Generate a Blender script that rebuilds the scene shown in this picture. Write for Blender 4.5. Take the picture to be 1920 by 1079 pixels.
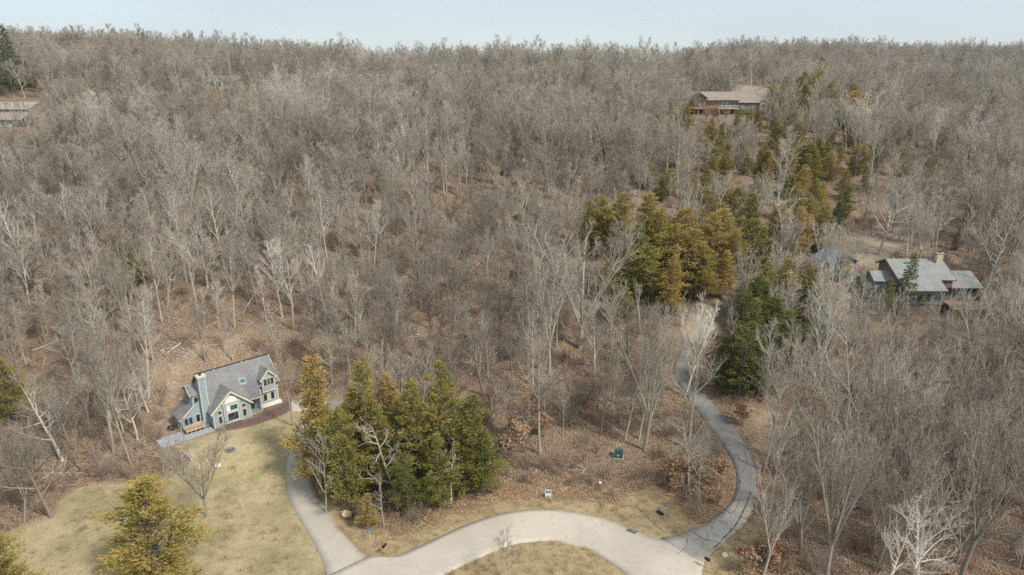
import bpy, math, random
import numpy as np
from mathutils import Vector, Matrix
from mathutils.geometry import tessellate_polygon

R = math.radians
for _o in list(bpy.data.objects):
    bpy.data.objects.remove(_o)
scene = bpy.context.scene
col = scene.collection

# ------------------------------------------------------------------ camera, sky, sun, exposure
CAM_H, PITCH, FPX = 55.0, R(17.5), 1280.0
cam_d = bpy.data.cameras.new('camera')
cam_d.lens, cam_d.sensor_width, cam_d.sensor_fit = 24.0, 36.0, 'HORIZONTAL'
cam_d.clip_start, cam_d.clip_end = 1.0, 12000.0
cam = bpy.data.objects.new('camera', cam_d)
col.objects.link(cam)
cam.location = (0, 0, CAM_H)
cam.rotation_euler = (R(90) - PITCH, 0, 0)
scene.camera = cam

SUN_EL, SUN_AZ = R(47), R(128)          # azimuth clockwise from +Y: behind the camera on the right
world = bpy.data.worlds.new('World')
scene.world = world
world.use_nodes = True
wn = world.node_tree
wn.nodes.clear()
w_out = wn.nodes.new('ShaderNodeOutputWorld')
w_bg = wn.nodes.new('ShaderNodeBackground')
w_sky = wn.nodes.new('ShaderNodeTexSky')
w_sky.sky_type = 'NISHITA'
w_sky.sun_disc = False
w_sky.sun_elevation, w_sky.sun_rotation = SUN_EL, SUN_AZ
w_sky.altitude, w_sky.air_density, w_sky.dust_density, w_sky.ozone_density = 300, 1.0, 0.6, 2.0
# thin high cloud veil over the whole sky
w_tc = wn.nodes.new('ShaderNodeTexCoord')
w_map = wn.nodes.new('ShaderNodeMapping')
w_map.inputs['Scale'].default_value = (1.0, 1.0, 5.0)
w_noi = wn.nodes.new('ShaderNodeTexNoise')
w_noi.inputs['Scale'].default_value = 2.2
w_noi.inputs['Detail'].default_value = 5
w_rmp = wn.nodes.new('ShaderNodeMapRange')
w_rmp.inputs['From Min'].default_value, w_rmp.inputs['From Max'].default_value = 0.3, 0.7
w_rmp.inputs['To Min'].default_value, w_rmp.inputs['To Max'].default_value = 0.72, 0.92
w_mix = wn.nodes.new('ShaderNodeMix')
w_mix.data_type = 'RGBA'
w_mix.inputs['B'].default_value = (3.25, 3.62, 3.88, 1)
wn.links.new(w_tc.outputs['Generated'], w_map.inputs['Vector'])
wn.links.new(w_map.outputs['Vector'], w_noi.inputs['Vector'])
wn.links.new(w_noi.outputs['Fac'], w_rmp.inputs['Value'])
wn.links.new(w_rmp.outputs['Result'], w_mix.inputs['Factor'])
wn.links.new(w_sky.outputs['Color'], w_mix.inputs['A'])
wn.links.new(w_mix.outputs['Result'], w_bg.inputs['Color'])
w_bg.inputs['Strength'].default_value = 0.115
wn.links.new(w_bg.outputs['Background'], w_out.inputs['Surface'])

sun_d = bpy.data.lights.new('sun', 'SUN')
sun_d.energy, sun_d.angle, sun_d.color = 2.35, R(9), (1.0, 0.95, 0.87)
sun = bpy.data.objects.new('sun', sun_d)
col.objects.link(sun)
_sd = Vector((math.sin(SUN_AZ) * math.cos(SUN_EL), math.cos(SUN_AZ) * math.cos(SUN_EL), math.sin(SUN_EL)))
sun.rotation_euler = _sd.to_track_quat('Z', 'Y').to_euler()
sun.location = _sd * 300

scene.view_settings.view_transform = 'Standard'
scene.view_settings.look = 'None'
scene.view_settings.gamma = 1.0
scene.view_settings.use_curve_mapping = False
scene.view_settings.exposure = 0.77
scene.render.engine = 'CYCLES'
scene.cycles.max_bounces = 5
scene.cycles.diffuse_bounces = 3
scene.cycles.transmission_bounces = 2
scene.cycles.use_denoising = False
scene.cycles.adaptive_threshold = .02
scene.cycles.sample_clamp_direct = 5.0
scene.cycles.sample_clamp_indirect = 3.0

# ------------------------------------------------------------------ helpers
def tag(o, label=None, cat=None, group=None, kind=None):
    if label: o['label'] = label
    if cat: o['category'] = cat
    if group: o['group'] = group
    if kind: o['kind'] = kind
    return o

def link(o, parent=None):
    col.objects.link(o)
    if parent is not None:
        o.parent = parent
    return o

def empty(name, loc=(0, 0, 0), rz=0.0):
    o = bpy.data.objects.new(name, None)
    o.empty_display_size = 0.5
    col.objects.link(o)
    o.location = loc
    o.rotation_euler = (0, 0, rz)
    return o

class MB:
    def __init__(s):
        s.v, s.f, s.m = [], [], []
    def quad(s, *pts, mi=0):
        b = len(s.v)
        s.v += [tuple(p) for p in pts]
        s.f.append(tuple(range(b, b + len(pts))))
        s.m.append(mi)
        return s
    def box(s, x0, x1, y0, y1, z0, z1, mi=0):
        b = len(s.v)
        s.v += [(x0, y0, z0), (x1, y0, z0), (x1, y1, z0), (x0, y1, z0), (x0, y0, z1), (x1, y0, z1), (x1, y1, z1), (x0, y1, z1)]
        for q in ((0, 3, 2, 1), (4, 5, 6, 7), (0, 1, 5, 4), (1, 2, 6, 5), (2, 3, 7, 6), (3, 0, 4, 7)):
            s.f.append(tuple(b + i for i in q)); s.m.append(mi)
        return s
    def solid(s, poly, d, mi=0):
        """polygon (3-D points) pushed along vector d"""
        b, n = len(s.v), len(poly)
        d = Vector(d)
        s.v += [tuple(p) for p in poly] + [tuple(Vector(p) + d) for p in poly]
        s.f.append(tuple(b + i for i in range(n - 1, -1, -1))); s.m.append(mi)
        s.f.append(tuple(b + n + i for i in range(n))); s.m.append(mi)
        for i in range(n):
            j = (i + 1) % n
            s.f.append((b + i, b + j, b + n + j, b + n + i)); s.m.append(mi)
        return s
    def bar(s, p, q, w, h=None, mi=0):
        """square bar from p to q"""
        p, q = Vector(p), Vector(q)
        d = (q - p).normalized()
        a = d.cross(Vector((0, 0, 1)))
        if a.length < 1e-3: a = Vector((1, 0, 0))
        a.normalize(); c = a.cross(d).normalized()
        h = h or w
        a *= w / 2; c *= h / 2
        return s.solid([p - a - c, p + a - c, p + a + c, p - a + c], q - p, mi)
    def tube(s, pts, rad, k=6, mi=0, cap=True):
        b = len(s.v); n = len(pts)
        for i in range(n):
            p = Vector(pts[i])
            d = (Vector(pts[min(i + 1, n - 1)]) - Vector(pts[max(i - 1, 0)])).normalized()
            ref = Vector((1, 0, 0)) if abs(d.x) < 0.8 else Vector((0, 1, 0))
            a = d.cross(ref).normalized(); c = d.cross(a)
            for j in range(k):
                t = 2 * math.pi * j / k
                s.v.append(tuple(p + (a * math.cos(t) + c * math.sin(t)) * rad[i]))
        for i in range(n - 1):
            for j in range(k):
                j2 = (j + 1) % k
                s.f.append((b + i * k + j, b + i * k + j2, b + (i + 1) * k + j2, b + (i + 1) * k + j)); s.m.append(mi)
        if cap:
            s.f.append(tuple(b + j for j in range(k - 1, -1, -1))); s.m.append(mi)
            s.f.append(tuple(b + (n - 1) * k + j for j in range(k))); s.m.append(mi)
        return s
    def cone(s, p, q, r, mi=0):
        """three-sided twig"""
        b = len(s.v)
        d = q - p
        ref = Vector((0, 0, 1)) if abs(d.z) < 0.8 * d.length else Vector((1, 0, 0))
        a = d.cross(ref).normalized() * r
        c = d.cross(a).normalized() * r
        s.v += [tuple(p + a), tuple(p - a * 0.5 + c * 0.87), tuple(p - a * 0.5 - c * 0.87), tuple(q)]
        s.f += [(b, b + 1, b + 3), (b + 1, b + 2, b + 3), (b + 2, b, b + 3)]
        s.m += [mi] * 3
        return s
    def mesh(s, name, mats, smooth=False):
        me = bpy.data.meshes.new(name)
        me.from_pydata(s.v, [], s.f)
        for m in (mats if isinstance(mats, (list, tuple)) else [mats]):
            me.materials.append(m)
        if any(s.m):
            me.polygons.foreach_set('material_index', s.m)
        if smooth:
            me.polygons.foreach_set('use_smooth', [True] * len(me.polygons))
        me.update()
        return me
    def build(s, name, mats, parent=None, smooth=False):
        return link(bpy.data.objects.new(name, s.mesh(name, mats, smooth)), parent)

# ------------------------------------------------------------------ terrain
def _prof(pts):
    ys = np.arange(-400, 3400, 2.0)
    z = np.interp(ys, [p[0] for p in pts], [p[1] for p in pts])
    k = np.hanning(13); k /= k.sum()
    return ys, np.convolve(np.pad(z, 6, mode='edge'), k, mode='valid')
P_MAIN = _prof([(-400, -8), (0, -3), (50, -.2), (62, 0), (90, 0), (101, 2.2), (112, 5.2), (130, 10.5), (150, 16.5), (183, 26), (220, 34), (263, 40.5), (320, 46), (380, 52.5), (440, 53), (600, 38), (1200, 15), (3400, 0)])
P_RIGHT = _prof([(-400, -8), (0, -3), (50, -.2), (62, 0), (90, .3), (112, 3.4), (130, 7.5), (150, 11.5), (183, 17), (220, 22), (263, 27), (320, 32.5), (420, 44), (540, 60), (640, 66), (760, 58), (1200, 20), (3400, 0)])

def sst(a, b, x):
    t = np.clip((x - a) / (b - a), 0, 1)
    return t * t * (3 - 2 * t)

PADS = []       # (x, y, z, flat radius, blend radius)
def H(x, y):
    x = np.asarray(x, float); y = np.asarray(y, float)
    m = np.interp(y, *P_MAIN); r = np.interp(y, *P_RIGHT)
    z = m + (r - m) * sst(105, 185, x)
    z = z + 1.9 * sst(80, 99, y) * sst(-14, -30, x) * sst(130, 105, y)
    z = z + 9 * sst(-60, -230, x) * sst(150, 300, y) - 2.5 * sst(20, -60, x) * sst(-120, -40, x) * sst(300, 380, y)
    n = (np.sin(x * .071 + 1.3) * np.cos(y * .053 + .4) * 1.2 + np.sin(x * .023 - y * .031 + 2.) * 1.6
         + np.sin(x * .19 + y * .11) * .35 + np.cos(x * .13 - y * .21 + 1) * .3)
    z = z + n * sst(108, 160, y)
    z = z + (np.sin(x * .9 + 2 * np.sin(y * .31)) * np.cos(y * .8 + np.sin(x * .4))) * .1 * sst(96, 112, y)
    for (px, py, pz, r0, r1) in PADS:
        d = np.hypot(x - px, y - py)
        z = z + (pz - z) * sst(r1, r0, d)
    return z

CP, SP = math.cos(PITCH), math.sin(PITCH)
def ray(px, py):
    a, b = (px - 960) / FPX, -(py - 539.5) / FPX
    return np.array([a, CP + b * SP, -SP + b * CP])
def on_z(px, py, z):
    d = ray(px, py); t = (z - CAM_H) / d[2]
    return np.array([d[0] * t, d[1] * t, z])
def at(px, py):
    """ground point seen at a pixel of the 1920-wide photograph"""
    d = ray(px, py)
    ts = np.concatenate([np.arange(20, 400, .25), np.arange(400, 1500, 1.)])
    below = (CAM_H + d[2] * ts) < H(d[0] * ts, d[1] * ts)
    i = int(np.argmax(below)) if below.any() else len(ts) - 1
    t = ts[i]
    return np.array([d[0] * t, d[1] * t, float(H(d[0] * t, d[1] * t))])
def project(x, y, z):
    dz = z - CAM_H
    dep = y * CP - dz * SP
    return 960 + FPX * x / dep, 539.5 - FPX * (y * SP + dz * CP) / dep, dep
def height_to(p, ty):
    """height of a thing standing at p whose top shows at image row ty"""
    b = -(ty - 539.5) / FPX
    # solve (y*SP + dz*CP) = b*(y*CP - dz*SP)
    dz = p[1] * (b * CP - SP) / (CP + b * SP)
    return CAM_H + dz - p[2]

BH_P = on_z(403, 805, 2.0); BH_A = R(43)
_bx = BH_P + 5.5 * np.array([math.cos(BH_A), math.sin(BH_A), 0]) + 3 * np.array([-math.sin(BH_A), math.cos(BH_A), 0])
PADS.append((_bx[0], _bx[1], 2.0, 11, 20))
RH_P = np.array([84.5, 130.0, 10.7]); PADS.append((84, 131, 8.3, 8, 20))
BR_P = np.array([81.0, 263.0, 40.0]); PADS.append((82, 268, 40.0, 17, 30))
LH_P = np.array([-164.0, 226.0, 0]); LH_P[2] = float(H(LH_P[0], LH_P[1])); PADS.append((LH_P[0], LH_P[1] + 4, LH_P[2], 10, 20))
UH_P = np.array([-122.0, 300.0, 0]); UH_P[2] = float(H(UH_P[0], UH_P[1])); PADS.append((UH_P[0], UH_P[1] + 4, UH_P[2], 10, 20))

# ------------------------------------------------------------------ material helpers
def mat(name):
    m = bpy.data.materials.new(name)
    m.use_nodes = True
    nt = m.node_tree
    return m, nt, nt.nodes['Principled BSDF']
def node(nt, kind, **inp):
    n = nt.nodes.new(kind)
    for k, v in inp.items():
        if k in n.inputs: n.inputs[k].default_value = v
        else: setattr(n, k, v)
    return n
def ramp(nt, src, stops):
    n = nt.nodes.new('ShaderNodeValToRGB')
    e = n.color_ramp.elements
    while len(e) < len(stops): e.new(0.5)
    for i, (p, c) in enumerate(stops):
        e[i].position = p; e[i].color = (*c, 1)
    nt.links.new(src, n.inputs['Fac'])
    return n.outputs['Color']
def noise(nt, vec, scale, detail=4, rough=.55, dist=0.0):
    n = node(nt, 'ShaderNodeTexNoise')
    n.inputs['Scale'].default_value = scale; n.inputs['Detail'].default_value = detail
    n.inputs['Roughness'].default_value = rough; n.inputs['Distortion'].default_value = dist
    if vec is not None: nt.links.new(vec, n.inputs['Vector'])
    return n.outputs['Fac']
def mixc(nt, fac, a, b, mode='MIX'):
    n = nt.nodes.new('ShaderNodeMix'); n.data_type = 'RGBA'; n.blend_type = mode
    for s, v in (('Factor', fac), ('A', a), ('B', b)):
        if isinstance(v, bpy.types.NodeSocket): nt.links.new(v, n.inputs[s])
        elif s == 'Factor': n.inputs[s].default_value = v
        else: n.inputs[s].default_value = (*v, 1)
    return n.outputs['Result']
def math_(nt, op, a, b=0.0, clamp=False):
    n = nt.nodes.new('ShaderNodeMath'); n.operation = op; n.use_clamp = clamp
    for i, v in enumerate((a, b)):
        if isinstance(v, bpy.types.NodeSocket): nt.links.new(v, n.inputs[i])
        else: n.inputs[i].default_value = v
    return n.outputs[0]
def bump(nt, bs, h, strength, dist):
    n = node(nt, 'ShaderNodeBump', Strength=strength, Distance=dist)
    nt.links.new(h, n.inputs['Height']); nt.links.new(n.outputs['Normal'], bs.inputs['Normal'])
def position(nt):
    return nt.nodes.new('ShaderNodeNewGeometry').outputs['Position']
def objcoord(nt):
    return nt.nodes.new('ShaderNodeTexCoord').outputs['Object']

def plain(name, c, rough=.7, var=.12, scale=3.0, metal=0.0, spec=.3, bmp=0.0):
    """one colour with grain and wear"""
    m, nt, bs = mat(name)
    f = noise(nt, objcoord(nt), scale, 5, .6)
    lo = tuple(max(0, x * (1 - var)) for x in c); hi = tuple(x * (1 + var) for x in c)
    nt.links.new(ramp(nt, f, [(.3, lo), (.7, hi)]), bs.inputs['Base Color'])
    bs.inputs['Roughness'].default_value = rough; bs.inputs['Metallic'].default_value = metal
    bs.inputs['Specular IOR Level'].default_value = spec
    if bmp: bump(nt, bs, f, .6, bmp)
    return m
def lapped(name, c, pitch, var=.1):
    """horizontal lapped siding: fine relief every `pitch` metres of height"""
    m, nt, bs = mat(name)
    oc = objcoord(nt)
    f = noise(nt, oc, 1.7, 5, .6)
    lo = tuple(x * (1 - var) for x in c); hi = tuple(x * (1 + var) for x in c)
    sx = nt.nodes.new('ShaderNodeSeparateXYZ'); nt.links.new(oc, sx.inputs[0])
    w = math_(nt, 'FRACT', math_(nt, 'DIVIDE', sx.outputs['Z'], pitch))
    nt.links.new(ramp(nt, f, [(.3, lo), (.7, hi)]), bs.inputs['Base Color'])
    bs.inputs['Roughness'].default_value = .65
    bump(nt, bs, w, .8, .02)
    return m
def shingle(name, c, var=.25):
    m, nt, bs = mat(name)
    oc = objcoord(nt)
    br = node(nt, 'ShaderNodeTexBrick', Scale=1.0)
    br.inputs['Mortar Size'].default_value = .012; br.inputs['Brick Width'].default_value = .33; br.inputs['Row Height'].default_value = .16
    br.inputs['Color1'].default_value = (*[x * (1 - var) for x in c], 1); br.inputs['Color2'].default_value = (*[x * (1 + var) for x in c], 1)
    br.inputs['Mortar'].default_value = (*[x * .55 for x in c], 1)
    nt.links.new(oc, br.inputs['Vector'])
    big = ramp(nt, noise(nt, oc, .5, 5, .6), [(.3, (.82, .82, .84)), (.7, (1.12, 1.1, 1.08))])
    nt.links.new(mixc(nt, 1.0, br.outputs['Color'], big, 'MULTIPLY'), bs.inputs['Base Color'])
    bs.inputs['Roughness'].default_value = .85; bs.inputs['Specular IOR Level'].default_value = .2
    bump(nt, bs, br.outputs['Fac'], .4, -.01)
    return m
def glass(name, c=(.03, .04, .045), rough=.08):
    m, nt, bs = mat(name)
    f = noise(nt, objcoord(nt), .8, 2)
    nt.links.new(ramp(nt, f, [(.35, tuple(x * .5 for x in c)), (.65, tuple(x * 1.6 for x in c))]), bs.inputs['Base Color'])
    bs.inputs['Roughness'].default_value = rough; bs.inputs['Specular IOR Level'].default_value = .6
    return m

def bark(name, attr, cols, sc=1.0):
    """bark whose tone varies from tree to tree and from stand to stand"""
    m, nt, bs = mat(name)
    if attr:
        a = node(nt, 'ShaderNodeAttribute', attribute_type='OBJECT', attribute_name='tone').outputs['Fac']
    else:
        a = nt.nodes.new('ShaderNodeObjectInfo').outputs['Random']
    pos = position(nt)
    big = noise(nt, pos, .022, 3, .6)
    fine = noise(nt, pos, 3.0 * sc, 3, .6)
    t = math_(nt, 'ADD', math_(nt, 'MULTIPLY', a, .55), math_(nt, 'ADD', math_(nt, 'MULTIPLY', math_(nt, 'SUBTRACT', big, .5), .9), math_(nt, 'MULTIPLY', math_(nt, 'SUBTRACT', fine, .5), .35)))
    t = math_(nt, 'ADD', t, .22, True)
    n = len(cols)
    c = ramp(nt, t, [(i / (n - 1), cc) for i, cc in enumerate(cols)])
    nt.links.new(c, bs.inputs['Base Color'])
    bs.inputs['Roughness'].default_value = .9; bs.inputs['Specular IOR Level'].default_value = .15
    return m
TRUNK_C = [(.11, .098, .077), (.24, .216, .171), (.39, .356, .286), (.51, .473, .388), (.74, .70, .61)]
TWIG_C = [(.145, .122, .095), (.236, .203, .16), (.33, .289, .23), (.405, .366, .299), (.70, .66, .57)]
M_TRUNK = bark('bark_trunk', True, TRUNK_C)
M_TWIG = bark('bark_branches', True, TWIG_C)
M_TRUNK_S = bark('bark_trunk_far', False, TRUNK_C)
M_TWIG_S = bark('bark_branches_far', False, TWIG_C)
M_BRUSH = bark('brush_stems', False, [(.20, .14, .105), (.27, .20, .15), (.33, .26, .20), (.37, .32, .26)])
M_DEAD = plain('weathered_wood', (.46, .41, .35), .9, .25, 2.5)
M_LEAF = bark('fallen_leaf', False, [(.22, .135, .085), (.33, .215, .135), (.42, .295, .19), (.52, .39, .27)], .6)
M_RUSSET = bark('russet_leaves', False, [(.25, .15, .085), (.36, .23, .135), (.46, .31, .195), (.52, .39, .27)], .6)

def foliage(name, stops):
    """evergreen sprays; 'bronze' on the tree shifts it from green to winter bronze"""
    m, nt, bs = mat(name)
    a = node(nt, 'ShaderNodeAttribute', attribute_type='OBJECT', attribute_name='bronze').outputs['Fac']
    pos = position(nt)
    f = math_(nt, 'ADD', math_(nt, 'MULTIPLY', math_(nt, 'SUBTRACT', noise(nt, pos, .45, 3), .5), 1.1),
              math_(nt, 'MULTIPLY', math_(nt, 'SUBTRACT', noise(nt, pos, 4., 2), .5), .8))
    nt.links.new(ramp(nt, math_(nt, 'ADD', f, a, True), stops), bs.inputs['Base Color'])
    bs.inputs['Roughness'].default_value = .75; bs.inputs['Specular IOR Level'].default_value = .2
    tl = nt.nodes.new('ShaderNodeBsdfTranslucent'); mx = nt.nodes.new('ShaderNodeMixShader'); mx.inputs[0].default_value = .35
    out = nt.nodes['Material Output']
    nt.links.new(bs.inputs['Base Color'].links[0].from_socket, tl.inputs['Color'])
    nt.links.new(bs.outputs[0], mx.inputs[1]); nt.links.new(tl.outputs[0], mx.inputs[2]); nt.links.new(mx.outputs[0], out.inputs['Surface'])
    return m
M_CEDAR = foliage('cedar_sprays', [(0, (.135, .158, .045)), (.4, (.285, .27, .07)), (.7, (.45, .36, .108)), (1, (.58, .385, .15))])
M_SPRUCE = foliage('spruce_needles', [(0, (.075, .125, .05)), (.5, (.15, .20, .07)), (1, (.30, .33, .10))])

# ------------------------------------------------------------------ ground
def catmull(pts, n):
    P = [np.array(p, float) for p in pts]
    P = [2 * P[0] - P[1]] + P + [2 * P[-1] - P[-2]]
    out = []
    for i in range(1, len(P) - 2):
        for t in np.linspace(0, 1, 12, endpoint=False):
            a, b, c, d = P[i - 1], P[i], P[i + 1], P[i + 2]
            out.append(.5 * (2 * b + (c - a) * t + (2 * a - 5 * b + 4 * c - d) * t * t + (3 * b - a - 3 * c + d) * t ** 3))
    out.append(P[-2])
    out = np.array(out)
    s = np.concatenate([[0], np.cumsum(np.linalg.norm(np.diff(out, axis=0), axis=1))])
    q = np.linspace(0, s[-1], n)
    return np.stack([np.interp(q, s, out[:, k]) for k in range(out.shape[1])], 1)
def px_line(pts, n):
    return catmull([at(*p)[:2] for p in pts], n)

LAWN = [(-200, 1250), (-200, 1060), (0, 1006), (48, 983), (100, 964), (112, 940), (140, 918), (183, 907), (250, 905), (300, 897), (340, 880), (345, 850), (330, 835), (400, 812), (480, 790), (548, 762), (558, 745), (640, 740), (650, 760), (560, 790), (553, 825), (545, 870), (545, 907), (555, 947), (575, 983), (600, 1020), (620, 1060), (560, 1120), (400, 1250)]
VERGE = [(560, 860), (590, 900), (615, 930), (660, 945), (700, 985), (745, 1008), (800, 990), (850, 968), (900, 948), (960, 937), (1030, 932), (1090, 938), (1150, 943), (1180, 925), (1210, 915), (1250, 935), (1290, 970), (1320, 990), (1240, 1020), (1040, 970), (840, 1010), (700, 1060), (600, 960), (560, 900)]
ISLAND = [(800, 1110), (873, 1055), (957, 1020), (1040, 1012), (1107, 1030), (1173, 1079), (1215, 1150), (1000, 1240), (780, 1200)]
VERGE_R = [(1330, 1040), (1360, 1015), (1400, 985), (1440, 975), (1450, 1000), (1400, 1030), (1390, 1060), (1380, 1100), (1310, 1150), (1310, 1079)]
MULCH = [(400, 812), (440, 806), (480, 798), (520, 784), (548, 770), (546, 748), (525, 760), (480, 783), (404, 806)]
MULCH2 = [(630, 940), (662, 938), (678, 958), (672, 985), (648, 988), (634, 965)]
BARE = [(280, 700), (330, 660), (400, 630), (470, 640), (500, 665), (380, 690), (330, 740), (340, 790), (310, 815), (285, 780)]
BARE2 = [(620, 720), (680, 690), (690, 730), (640, 735)]
RUSSET = [(730, 1000), (800, 975), (870, 930), (960, 905), (1060, 905), (1160, 915), (1170, 945), (1090, 940), (1030, 935), (960, 940), (880, 962), (800, 1000)]
RUSSET2 = [(1240, 940), (1260, 900), (1320, 880), (1375, 890), (1378, 930), (1350, 965), (1300, 975)]
RUSSET3 = [(1380, 1100), (1390, 1045), (1440, 1020), (1480, 1040), (1470, 1150)]
GRAVEL = [(1283, 660), (1290, 590), (1310, 555), (1345, 528), (1420, 515), (1430, 530), (1380, 545), (1345, 575), (1320, 610), (1300, 660)]
CLEAR_R = [(1550, 470), (1575, 447), (1640, 445), (1690, 460), (1670, 490), (1600, 500)]
FIELD = [(1362, 190), (1375, 164), (1440, 166), (1440, 200)]
WALK_R = [(1400, 790), (1440, 750), (1470, 770), (1455, 850), (1420, 830)]

def sdist(poly, X, Y):
    P = np.array([at(*p)[:2] for p in poly])
    Q = np.roll(P, -1, 0)
    inside = np.zeros(X.shape, bool); dm = np.full(X.shape, 1e9)
    for (ax, ay), (bx, by) in zip(P, Q):
        cond = ((ay > Y) != (by > Y))
        with np.errstate(divide='ignore', invalid='ignore'):
            xi = (bx - ax) * (Y - ay) / (by - ay) + ax
        inside ^= cond & (X < xi)
        ex, ey = bx - ax, by - ay
        t = np.clip(((X - ax) * ex + (Y - ay) * ey) / (ex * ex + ey * ey + 1e-9), 0, 1)
        dm = np.minimum(dm, np.hypot(X - ax - t * ex, Y - ay - t * ey))
    return np.where(inside, dm, -dm)

def _lines(lo, a, b, hi, step, g):
    c = list(np.arange(a, b + 1e-6, step))
    s, x = step, c[-1]
    up = []
    while x < hi:
        s *= g; x += s; up.append(x)
    s, x, dn = step, c[0], []
    while x > lo:
        s *= g; x -= s; dn.append(x)
    return np.array(dn[::-1] + c + up)
GX = _lines(-1800, -90, 95, 1800, .95, 1.09)
GY = _lines(-300, 50, 152, 3000, .95, 1.055)
XX, YY = np.meshgrid(GX, GY)
ZZ = H(XX, YY)
nx, ny = len(GX), len(GY)
gv = np.stack([XX.ravel(), YY.ravel(), ZZ.ravel()], 1)
ii = (np.arange(ny - 1)[:, None] * nx + np.arange(nx - 1)[None, :]).ravel()
gf = np.stack([ii, ii + 1, ii + nx + 1, ii + nx], 1)
gme = bpy.data.meshes.new('ground')
gme.from_pydata(gv.tolist(), [], gf.tolist())
gme.polygons.foreach_set('use_smooth', [True] * len(gf))
fx, fy = XX.ravel(), YY.ravel()
def zone(polys, blend):
    v = np.zeros(len(fx))
    for p in polys:
        v = np.maximum(v, np.clip(.5 + sdist(p, fx, fy) / (2 * blend), 0, 1))
    return v
ones = np.ones(len(fx))
def color_attr(name, a, b, c):
    at_ = gme.attributes.new(name, 'FLOAT_COLOR', 'POINT')
    at_.data.foreach_set('color', np.stack([a, b, c, ones], 1).astype(np.float32).ravel())
color_attr('zone_grass', zone([LAWN], 1.6), zone([VERGE, ISLAND, VERGE_R], 1.6), zone([MULCH, MULCH2], .9))
color_attr('zone_earth', zone([BARE, BARE2, WALK_R], 6), zone([RUSSET, RUSSET2, RUSSET3], 3), zone([GRAVEL, CLEAR_R, FIELD], 2.5))

m, nt, bs = mat('forest_floor_and_grass')
pos = position(nt)
n_big = noise(nt, pos, .045, 5, .6)
n_mid = noise(nt, pos, .45, 6, .65)
n_fine = noise(nt, pos, 2.6, 6, .75)
n_leaf = node(nt, 'ShaderNodeTexVoronoi', Scale=4.5); nt.links.new(pos, n_leaf.inputs['Vector'])
litter = ramp(nt, n_fine, [(.25, (.09, .064, .046)), (.43, (.20, .143, .10)), (.58, (.315, .23, .16)), (.75, (.49, .40, .29))])
leafc = ramp(nt, n_leaf.outputs['Color'], [(.0, (.55, .5, .48)), (.5, (1., 1., 1.)), (1., (1.35, 1.3, 1.22))])
litter = mixc(nt, .8, litter, leafc, 'MULTIPLY')
litter = mixc(nt, ramp(nt, n_big, [(.35, (0, 0, 0)), (.65, (1, 1, 1))]), litter, mixc(nt, 1., litter, (.86, .85, .84), 'MULTIPLY'))
litter = mixc(nt, ramp(nt, n_mid, [(.5, (0, 0, 0)), (.72, (.55, .55, .55))]), litter, (.20, .165, .12))
za = node(nt, 'ShaderNodeAttribute', attribute_name='zone_grass'); zb = node(nt, 'ShaderNodeAttribute', attribute_name='zone_earth')
sa = nt.nodes.new('ShaderNodeSeparateColor'); nt.links.new(za.outputs['Color'], sa.inputs[0])
sb = nt.nodes.new('ShaderNodeSeparateColor'); nt.links.new(zb.outputs['Color'], sb.inputs[0])
edge = math_(nt, 'ADD', math_(nt, 'MULTIPLY', math_(nt, 'SUBTRACT', n_mid, .5), 1.1), math_(nt, 'MULTIPLY', math_(nt, 'SUBTRACT', n_fine, .5), .9))
def zfac(sock, gain=3.0):
    # a ragged border, and nothing at all outside the zone
    f = math_(nt, 'ADD', math_(nt, 'MULTIPLY', math_(nt, 'SUBTRACT', sock, .5), gain), math_(nt, 'ADD', edge, .5), True)
    return math_(nt, 'MULTIPLY', f, math_(nt, 'MULTIPLY', sock, 8., True))
g_n = noise(nt, pos, .16, 5, .65)
blade = noise(nt, pos, 7., 4, .8)
lawn_c = ramp(nt, g_n, [(.28, (.23, .212, .115)), (.42, (.33, .28, .162)), (.55, (.415, .338, .208)), (.72, (.48, .40, .265))])
lawn_c = mixc(nt, .85, lawn_c, ramp(nt, blade, [(.25, (.72, .72, .68)), (.75, (1.25, 1.24, 1.2))]), 'MULTIPLY')
lawn_c = mixc(nt, .8, lawn_c, ramp(nt, n_fine, [(.28, (.66, .71, .62)), (.5, (1., 1., 1.)), (.75, (1.25, 1.2, 1.12))]), 'MULTIPLY')
lawn_c = mixc(nt, .7, lawn_c, ramp(nt, noise(nt, pos, .7, 4, .7), [(.3, (.74, .80, .70)), (.5, (1., 1., 1.)), (.7, (1.16, 1.12, 1.08))]), 'MULTIPLY')
verge_c = ramp(nt, math_(nt, 'ADD', math_(nt, 'MULTIPLY', n_mid, .6), math_(nt, 'MULTIPLY', n_fine, .4)), [(.3, (.27, .20, .11)), (.5, (.385, .295, .17)), (.7, (.46, .37, .23))])
verge_c = mixc(nt, .8, verge_c, ramp(nt, blade, [(.25, (.75, .75, .72)), (.75, (1.2, 1.2, 1.18))]), 'MULTIPLY')
bare_c = ramp(nt, n_fine, [(.3, (.27, .195, .135)), (.5, (.38, .29, .205)), (.75, (.55, .45, .34))])
russ_c = ramp(nt, n_leaf.outputs['Color'], [(0, (.20, .11, .06)), (.4, (.36, .21, .115)), (.75, (.45, .30, .18)), (1, (.55, .40, .26))])
grav_c = ramp(nt, n_fine, [(.3, (.25, .20, .135)), (.7, (.40, .335, .24))])
mul_c = ramp(nt, n_fine, [(.3, (.10, .065, .052)), (.7, (.22, .15, .12))])
c = litter
c = mixc(nt, math_(nt, 'MULTIPLY', zfac(sb.outputs['Red'], 2.), .75), c, bare_c)
c = mixc(nt, zfac(sb.outputs['Green'], 2.), c, russ_c)
c = mixc(nt, zfac(sb.outputs['Blue']), c, grav_c)
c = mixc(nt, zfac(sa.outputs['Red']), c, lawn_c)
c = mixc(nt, zfac(sa.outputs['Green']), c, verge_c)
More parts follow.
